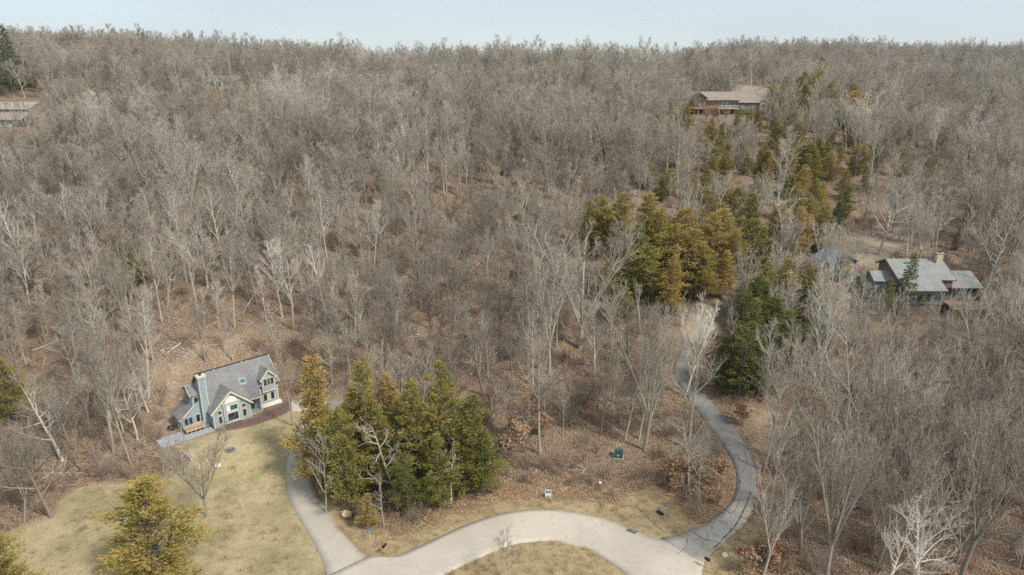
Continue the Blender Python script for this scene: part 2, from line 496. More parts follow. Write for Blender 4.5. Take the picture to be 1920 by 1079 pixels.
c = mixc(nt, zfac(sa.outputs['Blue']), c, mul_c)
nt.links.new(c, bs.inputs['Base Color'])
bs.inputs['Roughness'].default_value = .95; bs.inputs['Specular IOR Level'].default_value = .1
bump(nt, bs, math_(nt, 'ADD', n_fine, math_(nt, 'MULTIPLY', n_leaf.outputs['Distance'], .5)), .9, .12)
gme.materials.append(m)
ground = tag(link(bpy.data.objects.new('ground', gme)), 'wooded hillside floor of fallen leaves with tan lawns below', None, None, 'structure')

# ------------------------------------------------------------------ road and driveways
def paved(name, c, dark, patch=.35):
    m, nt, bs = mat(name)
    pos = position(nt)
    a = noise(nt, pos, .11, 5, .6, .6); b = noise(nt, pos, 1.6, 6, .7); g = noise(nt, pos, 18., 3, .7)
    cc = ramp(nt, a, [(.3, tuple(x * (1 - patch) for x in c)), (.55, c), (.75, tuple(x * 1.09 for x in c))])
    cc = mixc(nt, .7, cc, ramp(nt, b, [(.25, (.88, .88, .87)), (.7, (1.06, 1.06, 1.06))]), 'MULTIPLY')
    cc = mixc(nt, .8, cc, ramp(nt, g, [(.3, (.93, .93, .93)), (.7, (1.05, 1.05, 1.05))]), 'MULTIPLY')
    cr = node(nt, 'ShaderNodeTexVoronoi', feature='DISTANCE_TO_EDGE', Scale=.16)
    wob = nt.nodes.new('ShaderNodeVectorMath'); wob.operation = 'ADD'
    nz = node(nt, 'ShaderNodeTexNoise', Scale=.7, Detail=4.); nt.links.new(pos, nz.inputs['Vector'])
    sc = nt.nodes.new('ShaderNodeVectorMath'); sc.operation = 'SCALE'; sc.inputs['Scale'].default_value = 3.0
    nt.links.new(nz.outputs['Color'], sc.inputs[0]); nt.links.new(pos, wob.inputs[0]); nt.links.new(sc.outputs[0], wob.inputs[1])
    nt.links.new(wob.outputs[0], cr.inputs['Vector'])
    cc = mixc(nt, ramp(nt, cr.outputs['Distance'], [(0, (dark, dark, dark)), (.012, (0, 0, 0))]), cc, tuple(x * .45 for x in c))
    nt.links.new(cc, bs.inputs['Base Color'])
    bs.inputs['Roughness'].default_value = .88; bs.inputs['Specular IOR Level'].default_value = .25
    bump(nt, bs, g, .35, .01)
    return m
M_ROAD = paved('pale_worn_asphalt', (.54, .475, .39), .3, .17)
M_DRIVE = paved('grey_concrete_drive', (.49, .44, .37), .25, .15)
M_DRIVE_R = paved('old_asphalt_drive', (.25, .24, .225), .9, .42)
M_TAR = plain('tar_seam', (.10, .097, .09), .8, .3, 6)

def strip(name, L, Rr, n, k, off, m, parent=None, skirt=.2):
    """a paved sheet between two ground lines"""
    mb = MB()
    for i in range(n):
        for j in range(k + 1):
            t = j / k
            x, y = L[i] * (1 - t) + Rr[i] * t
            mb.v.append((x, y, float(H(x, y)) + off))
    w = k + 1
    for i in range(n - 1):
        for j in range(k):
            mb.f.append((i * w + j, i * w + j + 1, (i + 1) * w + j + 1, (i + 1) * w + j)); mb.m.append(0)
    for j in (0, k):
        b = len(mb.v)
        for i in range(n):
            p = mb.v[i * w + j]; mb.v.append((p[0], p[1], p[2] - skirt))
        for i in range(n - 1):
            q = (i * w + j, (i + 1) * w + j, b + i + 1, b + i)
            mb.f.append(q if j == 0 else q[::-1]); mb.m.append(0)
    o = mb.build(name, m, parent, True)
    return o
def seam(parent, pts, width, off, n=30):
    c = px_line(pts, n); t = np.gradient(c, axis=0); t /= np.linalg.norm(t, axis=1)[:, None] + 1e-9
    nrm = np.stack([-t[:, 1], t[:, 0]], 1)
    wv = width * .5 * (1 + .45 * np.sin(np.arange(n) * 1.7 + pts[0][0]))[:, None]
    return strip('tar_seam', c + nrm * wv, c - nrm * wv, n, 1, off, M_TAR, parent, .003)

OUT = [(470, 1200), (545, 1118), (612, 1082), (687, 1046), (737, 1045), (780, 1028), (840, 1000), (893, 978), (940, 965), (990, 958), (1040, 957), (1090, 963), (1140, 975), (1180, 992), (1225, 1010), (1275, 1022), (1318, 1050), (1316, 1079), (1330, 1130), (1370, 1230)]
INN = [(700, 1200), (765, 1130), (837, 1079), (873, 1060), (923, 1037), (957, 1025), (990, 1018), (1040, 1017), (1073, 1023), (1107, 1033), (1133, 1048), (1160, 1065), (1173, 1079), (1195, 1110), (1210, 1150), (1215, 1230)]
road = strip('road', px_line(OUT, 110), px_line(INN, 110), 110, 8, .06, M_ROAD)
tag(road, 'pale curved road looping round the grassy island', None, None, 'structure')
DL = [(585, 752), (566, 790), (555, 822), (538, 870), (537, 907), (547, 947), (567, 983), (590, 1020), (607, 1058), (612, 1084)]
DR = [(650, 752), (622, 800), (595, 840), (582, 875), (587, 907), (610, 950), (633, 987), (655, 1015), (678, 1038), (692, 1047)]
drive = strip('driveway', px_line(DL, 50), px_line(DR, 50), 50, 4, .075, M_DRIVE)
tag(drive, 'smooth grey concrete driveway curving up to the blue house', None, None, 'structure')
TL = [(545, 752), (575, 745), (600, 742)]; TR = [(548, 772), (580, 775), (610, 775)]
court = strip('driveway', px_line(TL, 14), px_line(TR, 14), 14, 4, .09, M_DRIVE)
tag(court, 'grey concrete parking apron beside the blue house', None, None, 'structure')
RL = [(1238, 1011), (1280, 1002), (1323, 983), (1353, 965), (1370, 943), (1380, 917), (1380, 887), (1372, 863), (1356, 838), (1338, 812), (1316, 783), (1294, 755), (1272, 720), (1263, 695), (1270, 670), (1283, 650)]
RR = [(1318, 1056), (1347, 1027), (1390, 990), (1408, 965), (1415, 940), (1418, 910), (1415, 880), (1405, 853), (1390, 825), (1370, 795), (1346, 768), (1318, 735), (1296, 705), (1290, 690), (1298, 668), (1312, 650)]
M_APRON = paved('patched_asphalt_mouth', (.39, .36, .315), .8, .3)
apron = strip('driveway', px_line(RL[:5], 26), px_line(RR[:5], 26), 26, 4, .08, M_APRON)
tag(apron, 'pale patched mouth of the right hand driveway', None, None, 'structure')
drive_r = strip('driveway', px_line(RL[4:], 64), px_line(RR[4:], 64), 64, 4, .085, M_DRIVE_R)
tag(drive_r, 'old cracked asphalt driveway climbing into the woods on the right', None, None, 'structure')
for pts, w in (([(1375, 868), (1387, 905), (1377, 938), (1357, 960), (1340, 972)], .22), ([(1300, 1001), (1320, 1013), (1347, 1019)], .2),
               ([(1390, 890), (1400, 870), (1396, 850)], .13), ([(1408, 925), (1398, 950), (1380, 985), (1352, 1015)], .28), ([(1388, 932), (1380, 955), (1368, 970)], .12),
               ([(1352, 1018), (1338, 1030)], .35), ([(1290, 1010), (1285, 1030), (1270, 1040)], .1)):
    seam(drive_r, pts, w * .55, .092)
seam(road, [(690, 1047), (655, 1062), (612, 1083)], .07, .082)

# ------------------------------------------------------------------ houses
M_BLUE = lapped('blue_siding', (.32, .405, .445), .14)
M_CREAM = plain('cream_trim', (.66, .60, .48), .6, .08)
M_WHITE = plain('white_paint', (.74, .73, .70), .55, .06)
M_SHING = shingle('grey_shingles', (.255, .252, .247), .12)
M_GLASS = glass('window_glass')
M_GLASS_G = glass('green_tinted_glass', (.03, .10, .075))
M_PATIO = plain('blue_grey_paving', (.36, .365, .38), .85, .16, 1.6)
M_TANW = plain('tan_deck_wood', (.52, .41, .27), .8, .2, 2.2)
M_METAL = plain('dark_metal', (.06, .06, .065), .5, .2, 5, .4)
M_BRICK = plain('pale_curtain', (.50, .47, .38), .9, .2, 3)
M_GRAVELB = plain('bed_stone', (.28, .24, .21), .9, .35, 5)

def window(parent, org, ax, nrm, w, h, cols_=1, rows=1, frame=.09, fm=None, gm=None, depth=.10, name='window'):
    """frame proud of the wall with a mullion grid, panes set back inside it; org = lower left corner"""
    o, a, n = Vector(org), Vector(ax).normalized(), Vector(nrm).normalized()
    z = Vector((0, 0, 1))
    mb = MB()
    def bar2(x0, x1, z0, z1):
        mb.solid([o + a * x0 + z * z0, o + a * x1 + z * z0, o + a * x1 + z * z1, o + a * x0 + z * z1], n * depth)
    bar2(0, frame, 0, h); bar2(w - frame, w, 0, h)
    bar2(frame, w - frame, 0, frame); bar2(frame, w - frame, h - frame, h)
    cw = (w - 2 * frame) / cols_; ch = (h - 2 * frame) / rows; mu = frame * .8
    for i in range(1, cols_):
        bar2(frame + cw * i - mu / 2, frame + cw * i + mu / 2, frame, h - frame)
    for j in range(1, rows):
        for i in range(cols_):
            bar2(frame + cw * i + mu / 2 * (i > 0), frame + cw * (i + 1) - mu / 2 * (i < cols_ - 1), frame + ch * j - mu / 2, frame + ch * j + mu / 2)
    f = mb.build(name, fm or M_CREAM, parent)
    for j in range(rows):
        for i in range(cols_):
            x0 = frame + cw * i + mu / 2 * (i > 0); x1 = frame + cw * (i + 1) - mu / 2 * (i < cols_ - 1)
            z0 = frame + ch * j + mu / 2 * (j > 0); z1 = frame + ch * (j + 1) - mu / 2 * (j < rows - 1)
            p = MB().solid([o + a * x0 + z * z0 + n * .012, o + a * x1 + z * z0 + n * .012, o + a * x1 + z * z1 + n * .012, o + a * x0 + z * z1 + n * .012], n * .02)
            g = gm[(j * cols_ + i) % len(gm)] if isinstance(gm, list) else (gm or M_GLASS)
            p.build('pane', g, f)
    return f
def slab(parent, pts, t, m, name='roof'):
    """roof plane of thickness t below the given polygon"""
    p = [Vector(q) for q in pts]
    n = (p[1] - p[0]).cross(p[2] - p[0]).normalized()
    if n.z < 0: n = -n
    return MB().solid(p, -n * t).build(name, m, parent)
def house_base(parent, poly, z0=-2.5, m=None):
    return MB().solid([(x, y, z0) for x, y in poly], (0, 0, -z0 - .004)).build('foundation', m or M_STONE, parent)
M_STONE = plain('foundation_concrete', (.40, .38, .35), .9, .15, 2)

# --- the blue house (local x along the front, y into the hill)
bh = empty('house', BH_P, BH_A)
bh.scale = (.885, .885, .885)
tag(bh, 'two storey blue house with grey shingle roof, chimney and gabled front', 'house')
house_base(bh, [(-.05, .05), (6.55, .05), (6.55, 2.55), (12.95, 2.55), (12.95, 9.8), (-4.2, 9.8), (-4.2, 2.85), (-.05, 2.85)])
def zr(w): return 3.0 + (w - 1.0) * 1.055
# main body
MB().solid([(.2, 2.5, 0), (.2, 9.9, 0), (.2, 9.9, 4.45), (.2, 6.2, 8.3), (.2, 2.5, 4.45)], (12.8, 0, 0)).build('wall', M_BLUE, bh)
slab(bh, [(-.25, 6.2, 8.52), (13.4, 6.2, 8.52), (13.4, 2.15, zr(2.15)), (9.25, 2.15, zr(2.15)), (9.25, .95, zr(.95)), (.1, .95, zr(.95)), (.1, 3.2, zr(3.2)), (-.25, 3.2, zr(3.2))], .16, M_SHING)
slab(bh, [(-.25, 6.2, 8.52), (13.4, 6.2, 8.52), (13.4, 10.3, 4.2), (-.25, 10.3, 4.2)], .16, M_SHING)
MB().bar((-.25, 6.2, 8.53), (13.4, 6.2, 8.53), .3, .08).build('ridge_cap', M_METAL, bh)
tr = MB()
tr.bar((13.43, 6.2, 8.42), (13.43, 2.15, zr(2.15) - .08), .06, .24); tr.bar((13.43, 6.2, 8.42), (13.43, 10.3, 4.12), .06, .24)
tr.build('rake_trim', M_CREAM, bh)
MB().bar((9.28, 2.15, zr(2.15) - .1), (9.28, .95, zr(.95) - .1), .07, .22).build('rake_trim', M_CREAM, bh)
MB().bar((9.35, 2.12, zr(2.15) - .12), (13.4, 2.12, zr(2.15) - .12), .08, .16).build('gutter', M_METAL, bh)
MB().bar((6.95, .93, zr(.95) - .1), (9.25, .93, zr(.95) - .1), .08, .18).build('gutter', M_CREAM, bh)
# front gable bay
MB().solid([(0, 0, 0), (6.6, 0, 0), (6.6, 0, 3.15), (3.3, 0, 6.15), (0, 0, 3.15)], (0, 2.6, 0)).build('wall', M_BLUE, bh)
e = .91
slab(bh, [(3.3, -.42, 6.36), (3.3, 4.15, 6.36), (-.42, 1.6, 6.36 - 3.72 * e), (-.42, -.42, 6.36 - 3.72 * e)], .15, M_SHING)
slab(bh, [(3.3, -.42, 6.36), (3.3, 4.15, 6.36), (7.02, .94, 6.36 - 3.72 * e), (7.02, -.42, 6.36 - 3.72 * e)], .15, M_SHING)
MB().bar((3.3, -.45, 6.27), (-.45, -.45, 6.27 - 3.75 * e), .07, .3).build('rake_trim', M_CREAM, bh)
MB().bar((3.3, -.45, 6.27), (7.05, -.45, 6.27 - 3.75 * e), .07, .3).build('rake_trim', M_CREAM, bh)
for x in (-.03, 6.49):
    MB().box(x, x + .15, -.035, .12, 0, 3.1).build('corner_board', M_CREAM, bh)
# projecting window box with a half-round fan over it
MB().box(1.85, 4.75, -.32, .02, .45, 4.1).build('window_box', M_BLUE, bh)
MB().box(1.75, 4.85, -.38, .02, 4.1, 4.2).build('box_cap', M_CREAM, bh)
MB().box(1.75, 4.85, -.38, .02, .33, .45).build('box_sill', M_CREAM, bh)
for x in (1.82, 4.66):
    MB().box(x, x + .12, -.35, .02, .45, 4.1).build('corner_board', M_CREAM, bh)
MB().solid([(3.3 + 1.1 * math.cos(t), -.05, 4.22 + 1.1 * math.sin(t)) for t in np.linspace(0, math.pi, 17)], (0, -.07, 0)).build('half_round_fan', M_WHITE, bh)
MB().solid([(3.3 + .95 * math.cos(t), -.13, 4.28 + .9 * math.sin(t)) for t in np.linspace(0, math.pi, 13)], (0, -.02, 0)).build('fan_pane', plain('white_blind', (.8, .8, .78), .3, .04), bh)
window(bh, (2.25, -.32, .62), (1, 0, 0), (0, -1, 0), 2.1, 1.75, 1, 1, .12, M_WHITE)
window(bh, (2.25, -.32, 2.62), (1, 0, 0), (0, -1, 0), 2.1, 1.2, 1, 1, .12, M_WHITE, M_GLASS_G)
MB().box(2.37, 2.95, -.37, -.355, 2.74, 3.7).build('blind', M_WHITE, bh)
for x in (.75, 5.05):
    window(bh, (x, 0, .55), (1, 0, 0), (0, -1, 0), .82, 1.6, 1, 1, .1)
    window(bh, (x, 0, 2.35), (1, 0, 0), (0, -1, 0), .82, .85, 1, 1, .1)
# porch and door
MB().box(6.65, 9.2, .6, 2.48, 0, .22).build('porch_step', M_STONE, bh)
dr = MB().box(7.35, 8.35, 2.4, 2.49, .22, 2.4).build('door', plain('dark_door', (.06, .075, .07), .5, .15), bh)
MB().box(7.42, 7.5, 2.33, 2.4, 1.2, 1.32).build('handle', M_METAL, dr)
window(bh, (6.75, 2.5, .4), (1, 0, 0), (0, -1, 0), .5, 1.9, 1, 1, .06)
MB().box(8.95, 9.22, 1.05, 2.5, 0, 2.9).build('porch_side_panel', M_WHITE, bh)
# right hand block with the overhanging gabled dormer
window(bh, (10.05, 2.5, .85), (1, 0, 0), (0, -1, 0), 2.25, 1.65, 3, 1, .1, None, [M_GLASS, M_BRICK, M_GLASS])
MB().box(10.0, 12.45, 2.05, 4.8, 3.05, 5.75).build('dormer_wall', M_BLUE, bh)
MB().solid([(10.0, 2.05, 5.752), (12.45, 2.05, 5.752), (11.225, 2.05, 7.15)], (0, 4.0, 0)).build('dormer_wall', M_BLUE, bh)
for sx in (-1, 1):
    slab(bh, [(11.225, 1.7, 7.36), (11.225, 5.1, 7.36), (11.225 + sx * 1.65, 4.0, 5.47), (11.225 + sx * 1.65, 1.7, 5.47)], .13, M_SHING, 'dormer_roof')
    MB().bar((11.225, 1.67, 7.27), (11.225 + sx * 1.68, 1.67, 5.36), .06, .26).build('rake_trim', M_CREAM, bh)
window(bh, (10.15, 2.05, 4.05), (1, 0, 0), (0, -1, 0), 2.15, 1.6, 3, 1, .11, None, [M_GLASS, glass('room_behind', (.09, .075, .055)), M_GLASS])
MB().box(9.95, 12.5, 2.0, 2.5, 2.88, 3.05).build('dormer_sill', M_CREAM, bh)
for x in (9.97, 12.36):
    MB().box(x, x + .12, 2.02, 2.2, 3.05, 5.7).build('corner_board', M_CREAM, bh)
MB().box(12.9, 13.05, 2.46, 2.6, 0, 4.4).build('corner_board', M_CREAM, bh)
MB().solid([(9.25, 1.75, 0), (13.35, 1.75, 0), (13.35, 2.48, .45), (9.25, 2.48, .45)], (0, 0, -.6)).build('concrete_ledge', plain('pale_ledge', (.62, .58, .5), .85, .1), bh)
# skylight in the main roof
sk = MB().solid([(6.5, 3.1, zr(3.1) + .16), (7.6, 3.1, zr(3.1) + .16), (7.6, 3.85, zr(3.85) + .16), (6.5, 3.85, zr(3.85) + .16)], (0, .1, -.12)).build('skylight', M_CREAM, bh)
MB().quad((6.58, 3.17, zr(3.17) + .17), (7.52, 3.17, zr(3.17) + .17), (7.52, 3.78, zr(3.78) + .17), (6.58, 3.78, zr(3.78) + .17)).build('pane', glass('sky_glass', (.10, .16, .19), .03), sk)
for x, w_ in ((3.0, 5.9), (8.2, 6.0), (9.0, 5.9)):
    MB().tube([(x, w_, zr(w_) - .1), (x, w_, zr(w_) + .35)], [.07, .07], 8).build('vent_pipe', M_WHITE, bh)
# chimney
ch = MB().box(-1.0, .18, 1.95, 3.05, 0, 9.35).build('chimney', M_BLUE, bh)
for x in (-1.03, .08):
    for y in (1.92, 2.95):
        MB().box(x, x + .13, y, y + .13, 0, 9.3).build('corner_board', M_CREAM, ch)
MB().box(-1.15, .33, 1.8, 3.2, 9.3, 9.62).build('chimney_cap', M_CREAM, ch)
MB().tube([(-.4, 2.5, 9.55), (-.4, 2.5, 10.05)], [.22, .22], 10).build('flue', M_METAL, ch)
# left wing and sunroom
MB().solid([(-2.2, 3.0, 0), (-2.2, 6.8, 0), (-2.2, 6.8, 6.1), (-2.2, 4.9, 7.4), (-2.2, 3.0, 6.1)], (2.4, 0, 0)).build('wall', M_BLUE, bh)
slab(bh, [(-2.5, 4.9, 7.58), (.2, 4.9, 7.58), (.2, 2.65, 6.04), (-2.5, 2.65, 6.04)], .14, M_SHING)
slab(bh, [(-2.5, 4.9, 7.58), (.2, 4.9, 7.58), (.2, 7.15, 6.04), (-2.5, 7.15, 6.04)], .14, M_SHING)
MB().bar((-2.53, 4.9, 7.5), (-2.53, 2.65, 5.96), .06, .22).build('rake_trim', M_CREAM, bh)
MB().bar((-2.53, 4.9, 7.5), (-2.53, 7.15, 5.96), .06, .22).build('rake_trim', M_CREAM, bh)
window(bh, (-2.0, 3.0, 4.3), (1, 0, 0), (0, -1, 0), .95, 1.45, 1, 1, .12)
window(bh, (-2.2, 6.1, 4.4), (0, -1, 0), (-1, 0, 0), 2.5, 1.35, 3, 1, .12)
MB().solid([(-4.3, 2.8, 0), (-1.0, 2.8, 0), (-1.0, 2.8, 4.9), (-2.15, 2.8, 4.25), (-4.3, 2.8, 2.5)], (0, 4.0, 0)).build('sunroom_wall', M_BLUE, bh)
slab(bh, [(-4.75, 2.45, 2.3), (-2.2, 2.45, 4.4), (-2.2, 7.1, 4.4), (-4.75, 7.1, 2.3)], .14, M_SHING, 'sunroom_roof')
MB().bar((-4.78, 2.42, 2.2), (-2.1, 2.42, 4.42), .06, .24).build('rake_trim', M_CREAM, bh)
for x in (-4.0, -3.25):
    window(bh, (x, 2.8, .95), (1, 0, 0), (0, -1, 0), .65, 1.35, 1, 1, .07, M_BLUE)
window(bh, (-2.1, 2.8, .9), (1, 0, 0), (0, -1, 0), .85, 1.65, 1, 1, .1)
for y in (3.3, 4.4, 5.5):
    window(bh, (-4.3, y + .9, .8), (0, -1, 0), (-1, 0, 0), .9, 1.3, 1, 1, .07)
dk = MB().box(-4.35, -1.2, 1.15, 2.78, .45, .62).build('deck', M_TANW, bh)
for x in np.linspace(-4.25, -1.35, 5):
    MB().box(x - .05, x + .05, 1.17, 1.27, -.1, 1.5).build('deck_post', M_TANW, dk)
MB().box(-4.35, -1.2, 1.12, 1.32, 1.5, 1.58).build('deck_rail', M_TANW, dk)
for i, x in enumerate(np.linspace(-4.1, -1.5, 22)):
    MB().box(x - .025, x + .025, 1.2, 1.25, .62, 1.5).build('baluster', M_TANW, dk)
# paved terrace
pt = empty('terrace', BH_P, BH_A)
pt.scale = (.885, .885, .885)
tag(pt, 'low blue grey paved terrace at the left corner of blue house', 'terrace')
MB().box(-9.0, -.25, -1.0, 1.1, -.6, .1).build('edging', M_GRAVELB, pt)
MB().box(-9.0, -4.5, 1.1, 3.0, -.6, .1).build('edging', M_GRAVELB, pt)
for i in range(-1, 10):
    for j in range(6):
        if j > 2 and i > 3: continue
        x0 = -8.1 + i * .78; y0 = -.75 + j * .6
        MB().box(x0 + .012, x0 + .768, y0 + .012, y0 + .588, .1, .145 + .006 * ((i * 7 + j * 3) % 3)).build('paving_slab', M_PATIO, pt)

# --- the grey roofed house on the right
M_TEAL = lapped('teal_siding', (.22, .27, .27), .18)
M_BROWNW = lapped('brown_boards', (.20, .155, .125), .2)
M_GROOF = shingle('pale_grey_shingles', (.30, .305, .29), .12)
M_CHIM = plain('pale_stone', (.58, .48, .36), .9, .3, 3.5, bmp=.05)
rh = empty('house', RH_P, R(-1.5))
tag(rh, 'long pale grey roofed house with stone chimney among trees on right', 'house')
house_base(rh, [(-5.7, -.6), (1.6, -.6), (1.6, 2.3), (10.2, 2.7), (10.2, 11.3), (-5.7, 11.3)], -5, M_BROWNW)
MB().solid([(-5.8, 2.2, 0), (-5.8, 11.5, 0), (-5.8, 11.5, 5.2), (-5.8, 8.0, 6.9), (-5.8, 2.2, 4.3)], (10.4, 0, 0)).build('wall', M_BROWNW, rh)
slab(rh, [(-6.5, 8.0, 7.12), (5.1, 8.0, 7.12), (5.1, 1.7, 4.35), (1.9, 1.7, 4.35), (1.9, -1.4, 3.0), (-6.5, -1.4, 3.0)], .18, M_GROOF)
slab(rh, [(-6.5, 8.0, 7.12), (5.1, 8.0, 7.12), (5.1, 12.2, 5.2), (-6.5, 12.2, 5.2)], .18, M_GROOF)
MB().box(-5.8, 1.7, -.8, 2.2, 0, 2.95).build('wall', M_TEAL, rh)
MB().bar((-6.53, 8.0, 7.02), (-6.53, -1.4, 2.9), .06, .28).build('rake_trim', M_BROWNW, rh)
MB().bar((5.13, 8.0, 7.02), (5.13, 1.7, 4.25), .06, .28).build('rake_trim', M_BROWNW, rh)
MB().solid([(4.6, 2.6, 0), (4.6, 9.5, 0), (4.6, 9.5, 3.6), (4.6, 6.9, 4.7), (4.6, 2.6, 2.9)], (5.7, 0, 0)).build('wall', M_TEAL, rh)
slab(rh, [(4.5, 6.9, 4.92), (10.8, 6.9, 4.92), (10.8, 1.6, 2.75), (4.5, 1.6, 2.75)], .16, M_GROOF)
slab(rh, [(4.5, 6.9, 4.92), (10.8, 6.9, 4.92), (10.8, 10.0, 3.6), (4.5, 10.0, 3.6)], .16, M_GROOF)
MB().solid([(-9.6, 4.5, 0), (-9.6, 9.2, 0), (-9.6, 9.2, 3.4), (-9.6, 6.85, 4.6), (-9.6, 4.5, 3.4)], (3.8, 0, 0)).build('wall', M_TEAL, rh)
slab(rh, [(-10.1, 6.85, 4.82), (-5.8, 6.85, 4.82), (-5.8, 4.0, 3.3), (-10.1, 4.0, 3.3)], .15, M_GROOF)
slab(rh, [(-10.1, 6.85, 4.82), (-5.8, 6.85, 4.82), (-5.8, 9.7, 3.3), (-10.1, 9.7, 3.3)], .15, M_GROOF)
rc = MB().box(3.3, 4.5, 6.6, 7.5, 5.2, 8.5).build('chimney', M_CHIM, rh)
MB().box(3.2, 4.6, 6.5, 7.6, 8.5, 8.65).build('chimney_cap', M_STONE, rc)
MB().tube([(3.9, 7.05, 8.6), (3.9, 7.05, 9.0)], [.2, .2], 8).build('flue', M_METAL, rc)
for x, y, z in ((-5.0, 7.7, 6.9), (7.9, 5.7, 4.3)):
    MB().tube([(x, y, z), (x, y, z + .6)], [.09, .09], 8).build('vent_pipe', M_WHITE, rh)
for x in (2.0, 3.4):
    window(rh, (x, 2.2, 1.0), (1, 0, 0), (0, -1, 0), 1.3, 1.7, 2, 1, .1, M_BROWNW)
for x in (5.4, 7.4, 9.0):
    window(rh, (x, 2.6, .7), (1, 0, 0), (0, -1, 0), 1.1, 1.7, 1, 1, .1, M_BROWNW)
for x in (-5.3, -3.6, -1.9, -.2):
    window(rh, (x, -.8, .8), (1, 0, 0), (0, -1, 0), 1.2, 1.4, 1, 1, .1, M_BROWNW)
dk = MB().box(2.8, 10.2, -2.4, 2.2, -.25, -.02).build('deck', plain('brown_deck_wood', (.27, .18, .14), .85, .25, 1.5), rh)
M_BEAM = plain('tan_beam', (.46, .36, .25), .8, .2, 2)
MB().box(2.8, 10.2, -2.5, -2.41, -.5, -.05).build('deck_beam', M_BEAM, dk)
for x in np.linspace(3.0, 10.0, 5):
    MB().box(x - .08, x + .08, -2.36, -2.2, -5, -.26).build('deck_post', M_BEAM, dk)
    MB().box(x - .05, x + .05, -2.38, -2.28, -.02, .95).build('deck_post', M_BEAM, dk)
MB().box(2.8, 10.2, -2.42, -2.3, .95, 1.02).build('deck_rail', M_BEAM, dk)
gar = empty('garage', (71.5, 141.0, float(H(71.5, 144.0)) + .3), R(20))
tag(gar, 'detached garage with blue grey roof left of the pale roofed house', 'garage')
MB().box(-3, 3, 0, 6, -2.5, 2.6).build('wall', M_TEAL, gar)
MB().solid([(-3, 0, 2.602), (3, 0, 2.602), (0, 0, 4.1)], (0, 6, 0)).build('gable', M_TEAL, gar)
M_BROOF = shingle('blue_grey_shingles', (.20, .27, .34), .12)
slab(gar, [(0, -.5, 4.32), (0, 6.5, 4.32), (-3.6, 6.5, 2.55), (-3.6, -.5, 2.55)], .14, M_BROOF)
slab(gar, [(0, -.5, 4.32), (0, 6.5, 4.32), (3.6, 6.5, 2.55), (3.6, -.5, 2.55)], .14, M_BROOF)
MB().box(-2.2, 2.2, -.06, -.005, -.3, 2.1).build('garage_door', M_BEAM, gar)
MB().tube([(.3, 3, 4.1), (.3, 3, 4.9)], [.1, .1], 8).build('vent_pipe', M_WHITE, gar)

# --- the brown house on the ridge
M_BRROOF = shingle('brown_shingles', (.32, .265, .225), .15)
M_ORANGE = lapped('cedar_boards', (.33, .22, .14), .25)
M_BLUEGL = glass('pale_blue_glass', (.20, .30, .33), .1)
br = empty('house', BR_P, R(2))
tag(br, 'long brown timber house with wide decks on the far ridge', 'house')
house_base(br, [(-15.5, 0), (15, 0), (15, 8), (-15.5, 8)], -3)
MB().box(-15.3, -9, .2, 8, 0, 2.3).build('basement_wall', plain('dark_stone', (.10, .09, .085), .9, .3), br)
MB().box(-9, 14.5, 1.5, 8, 0, 2.3).build('basement_wall', plain('dark_stone_wall', (.10, .09, .085), .9, .3), br)
MB().solid([(-15.3, .2, 2.3), (-9, .2, 2.3), (-9, .2, 6.0), (-12.15, .2, 8.0), (-15.3, .2, 6.0)], (0, 8, 0)).build('wall', M_ORANGE, br)
slab(br, [(-12.15, -1.2, 8.3), (-12.15, 8.6, 8.3), (-16.2, 8.6, 5.7), (-16.2, -1.2, 5.7)], .2, M_BRROOF)
slab(br, [(-12.15, -1.2, 8.3), (-12.15, 8.6, 8.3), (-8.3, 8.6, 5.8), (-8.3, -1.2, 5.8)], .2, M_BRROOF)
MB().solid([(-9, 1.5, 2.3), (-9, 8, 2.3), (-9, 8, 5.5), (-9, 5, 7.8), (-9, 1.5, 5.5)], (12.5, 0, 0)).build('wall', M_ORANGE, br)
slab(br, [(-10, 5, 8.05), (4.2, 5, 8.05), (4.2, .3, 5.1), (-10, .3, 5.1)], .2, M_BRROOF)
slab(br, [(-10, 5, 8.05), (4.2, 5, 8.05), (4.2, 8.8, 5.5), (-10, 8.8, 5.5)], .2, M_BRROOF)
MB().solid([(3.5, 1.2, 1.2), (3.5, 7.5, 1.2), (3.5, 7.5, 4.6), (3.5, 4.6, 6.6), (3.5, 1.2, 4.6)], (11, 0, 0)).build('wall', M_BROWNW, br)
slab(br, [(3.4, 4.6, 6.85), (15.2, 4.6, 6.85), (15.2, .5, 4.2), (3.4, .5, 4.2)], .2, M_BRROOF)
slab(br, [(3.4, 4.6, 6.85), (15.2, 4.6, 6.85), (15.2, 8.2, 4.5), (3.4, 8.2, 4.5)], .2, M_BRROOF)
MB().solid([(11.6, .1, 1.2), (14.2, .1, 1.2), (14.2, .1, 4.2), (12.9, .1, 5.1), (11.6, .1, 4.2)], (0, 1.2, 0)).build('gable', M_ORANGE, br)
for sx in (-1, 1):
    slab(br, [(12.9, -.3, 5.4), (12.9, 2.5, 5.4), (12.9 + sx * 1.7, 2.5, 4.2), (12.9 + sx * 1.7, -.3, 4.2)], .12, M_BRROOF, 'gable_roof')
for x in (-14.9, -13.4, -11.9, -10.4):
    window(br, (x, .2, 2.9), (1, 0, 0), (0, -1, 0), 1.3, 2.3, 1, 1, .1, M_ORANGE, M_BLUEGL)
for x in (-3, -1.2, .6):
    window(br, (x, 1.5, 2.7), (1, 0, 0), (0, -1, 0), 1.5, 2.1, 1, 1, .1, M_ORANGE, M_BLUEGL)
for x in (5.0, 8.8):
    window(br, (x, 1.2, 2.0), (1, 0, 0), (0, -1, 0), 1.7, 1.9, 2, 1, .1, M_BROWNW, M_BLUEGL)
window(br, (12.1, .1, 1.9), (1, 0, 0), (0, -1, 0), 1.7, 2.0, 3, 1, .1, M_WHITE)
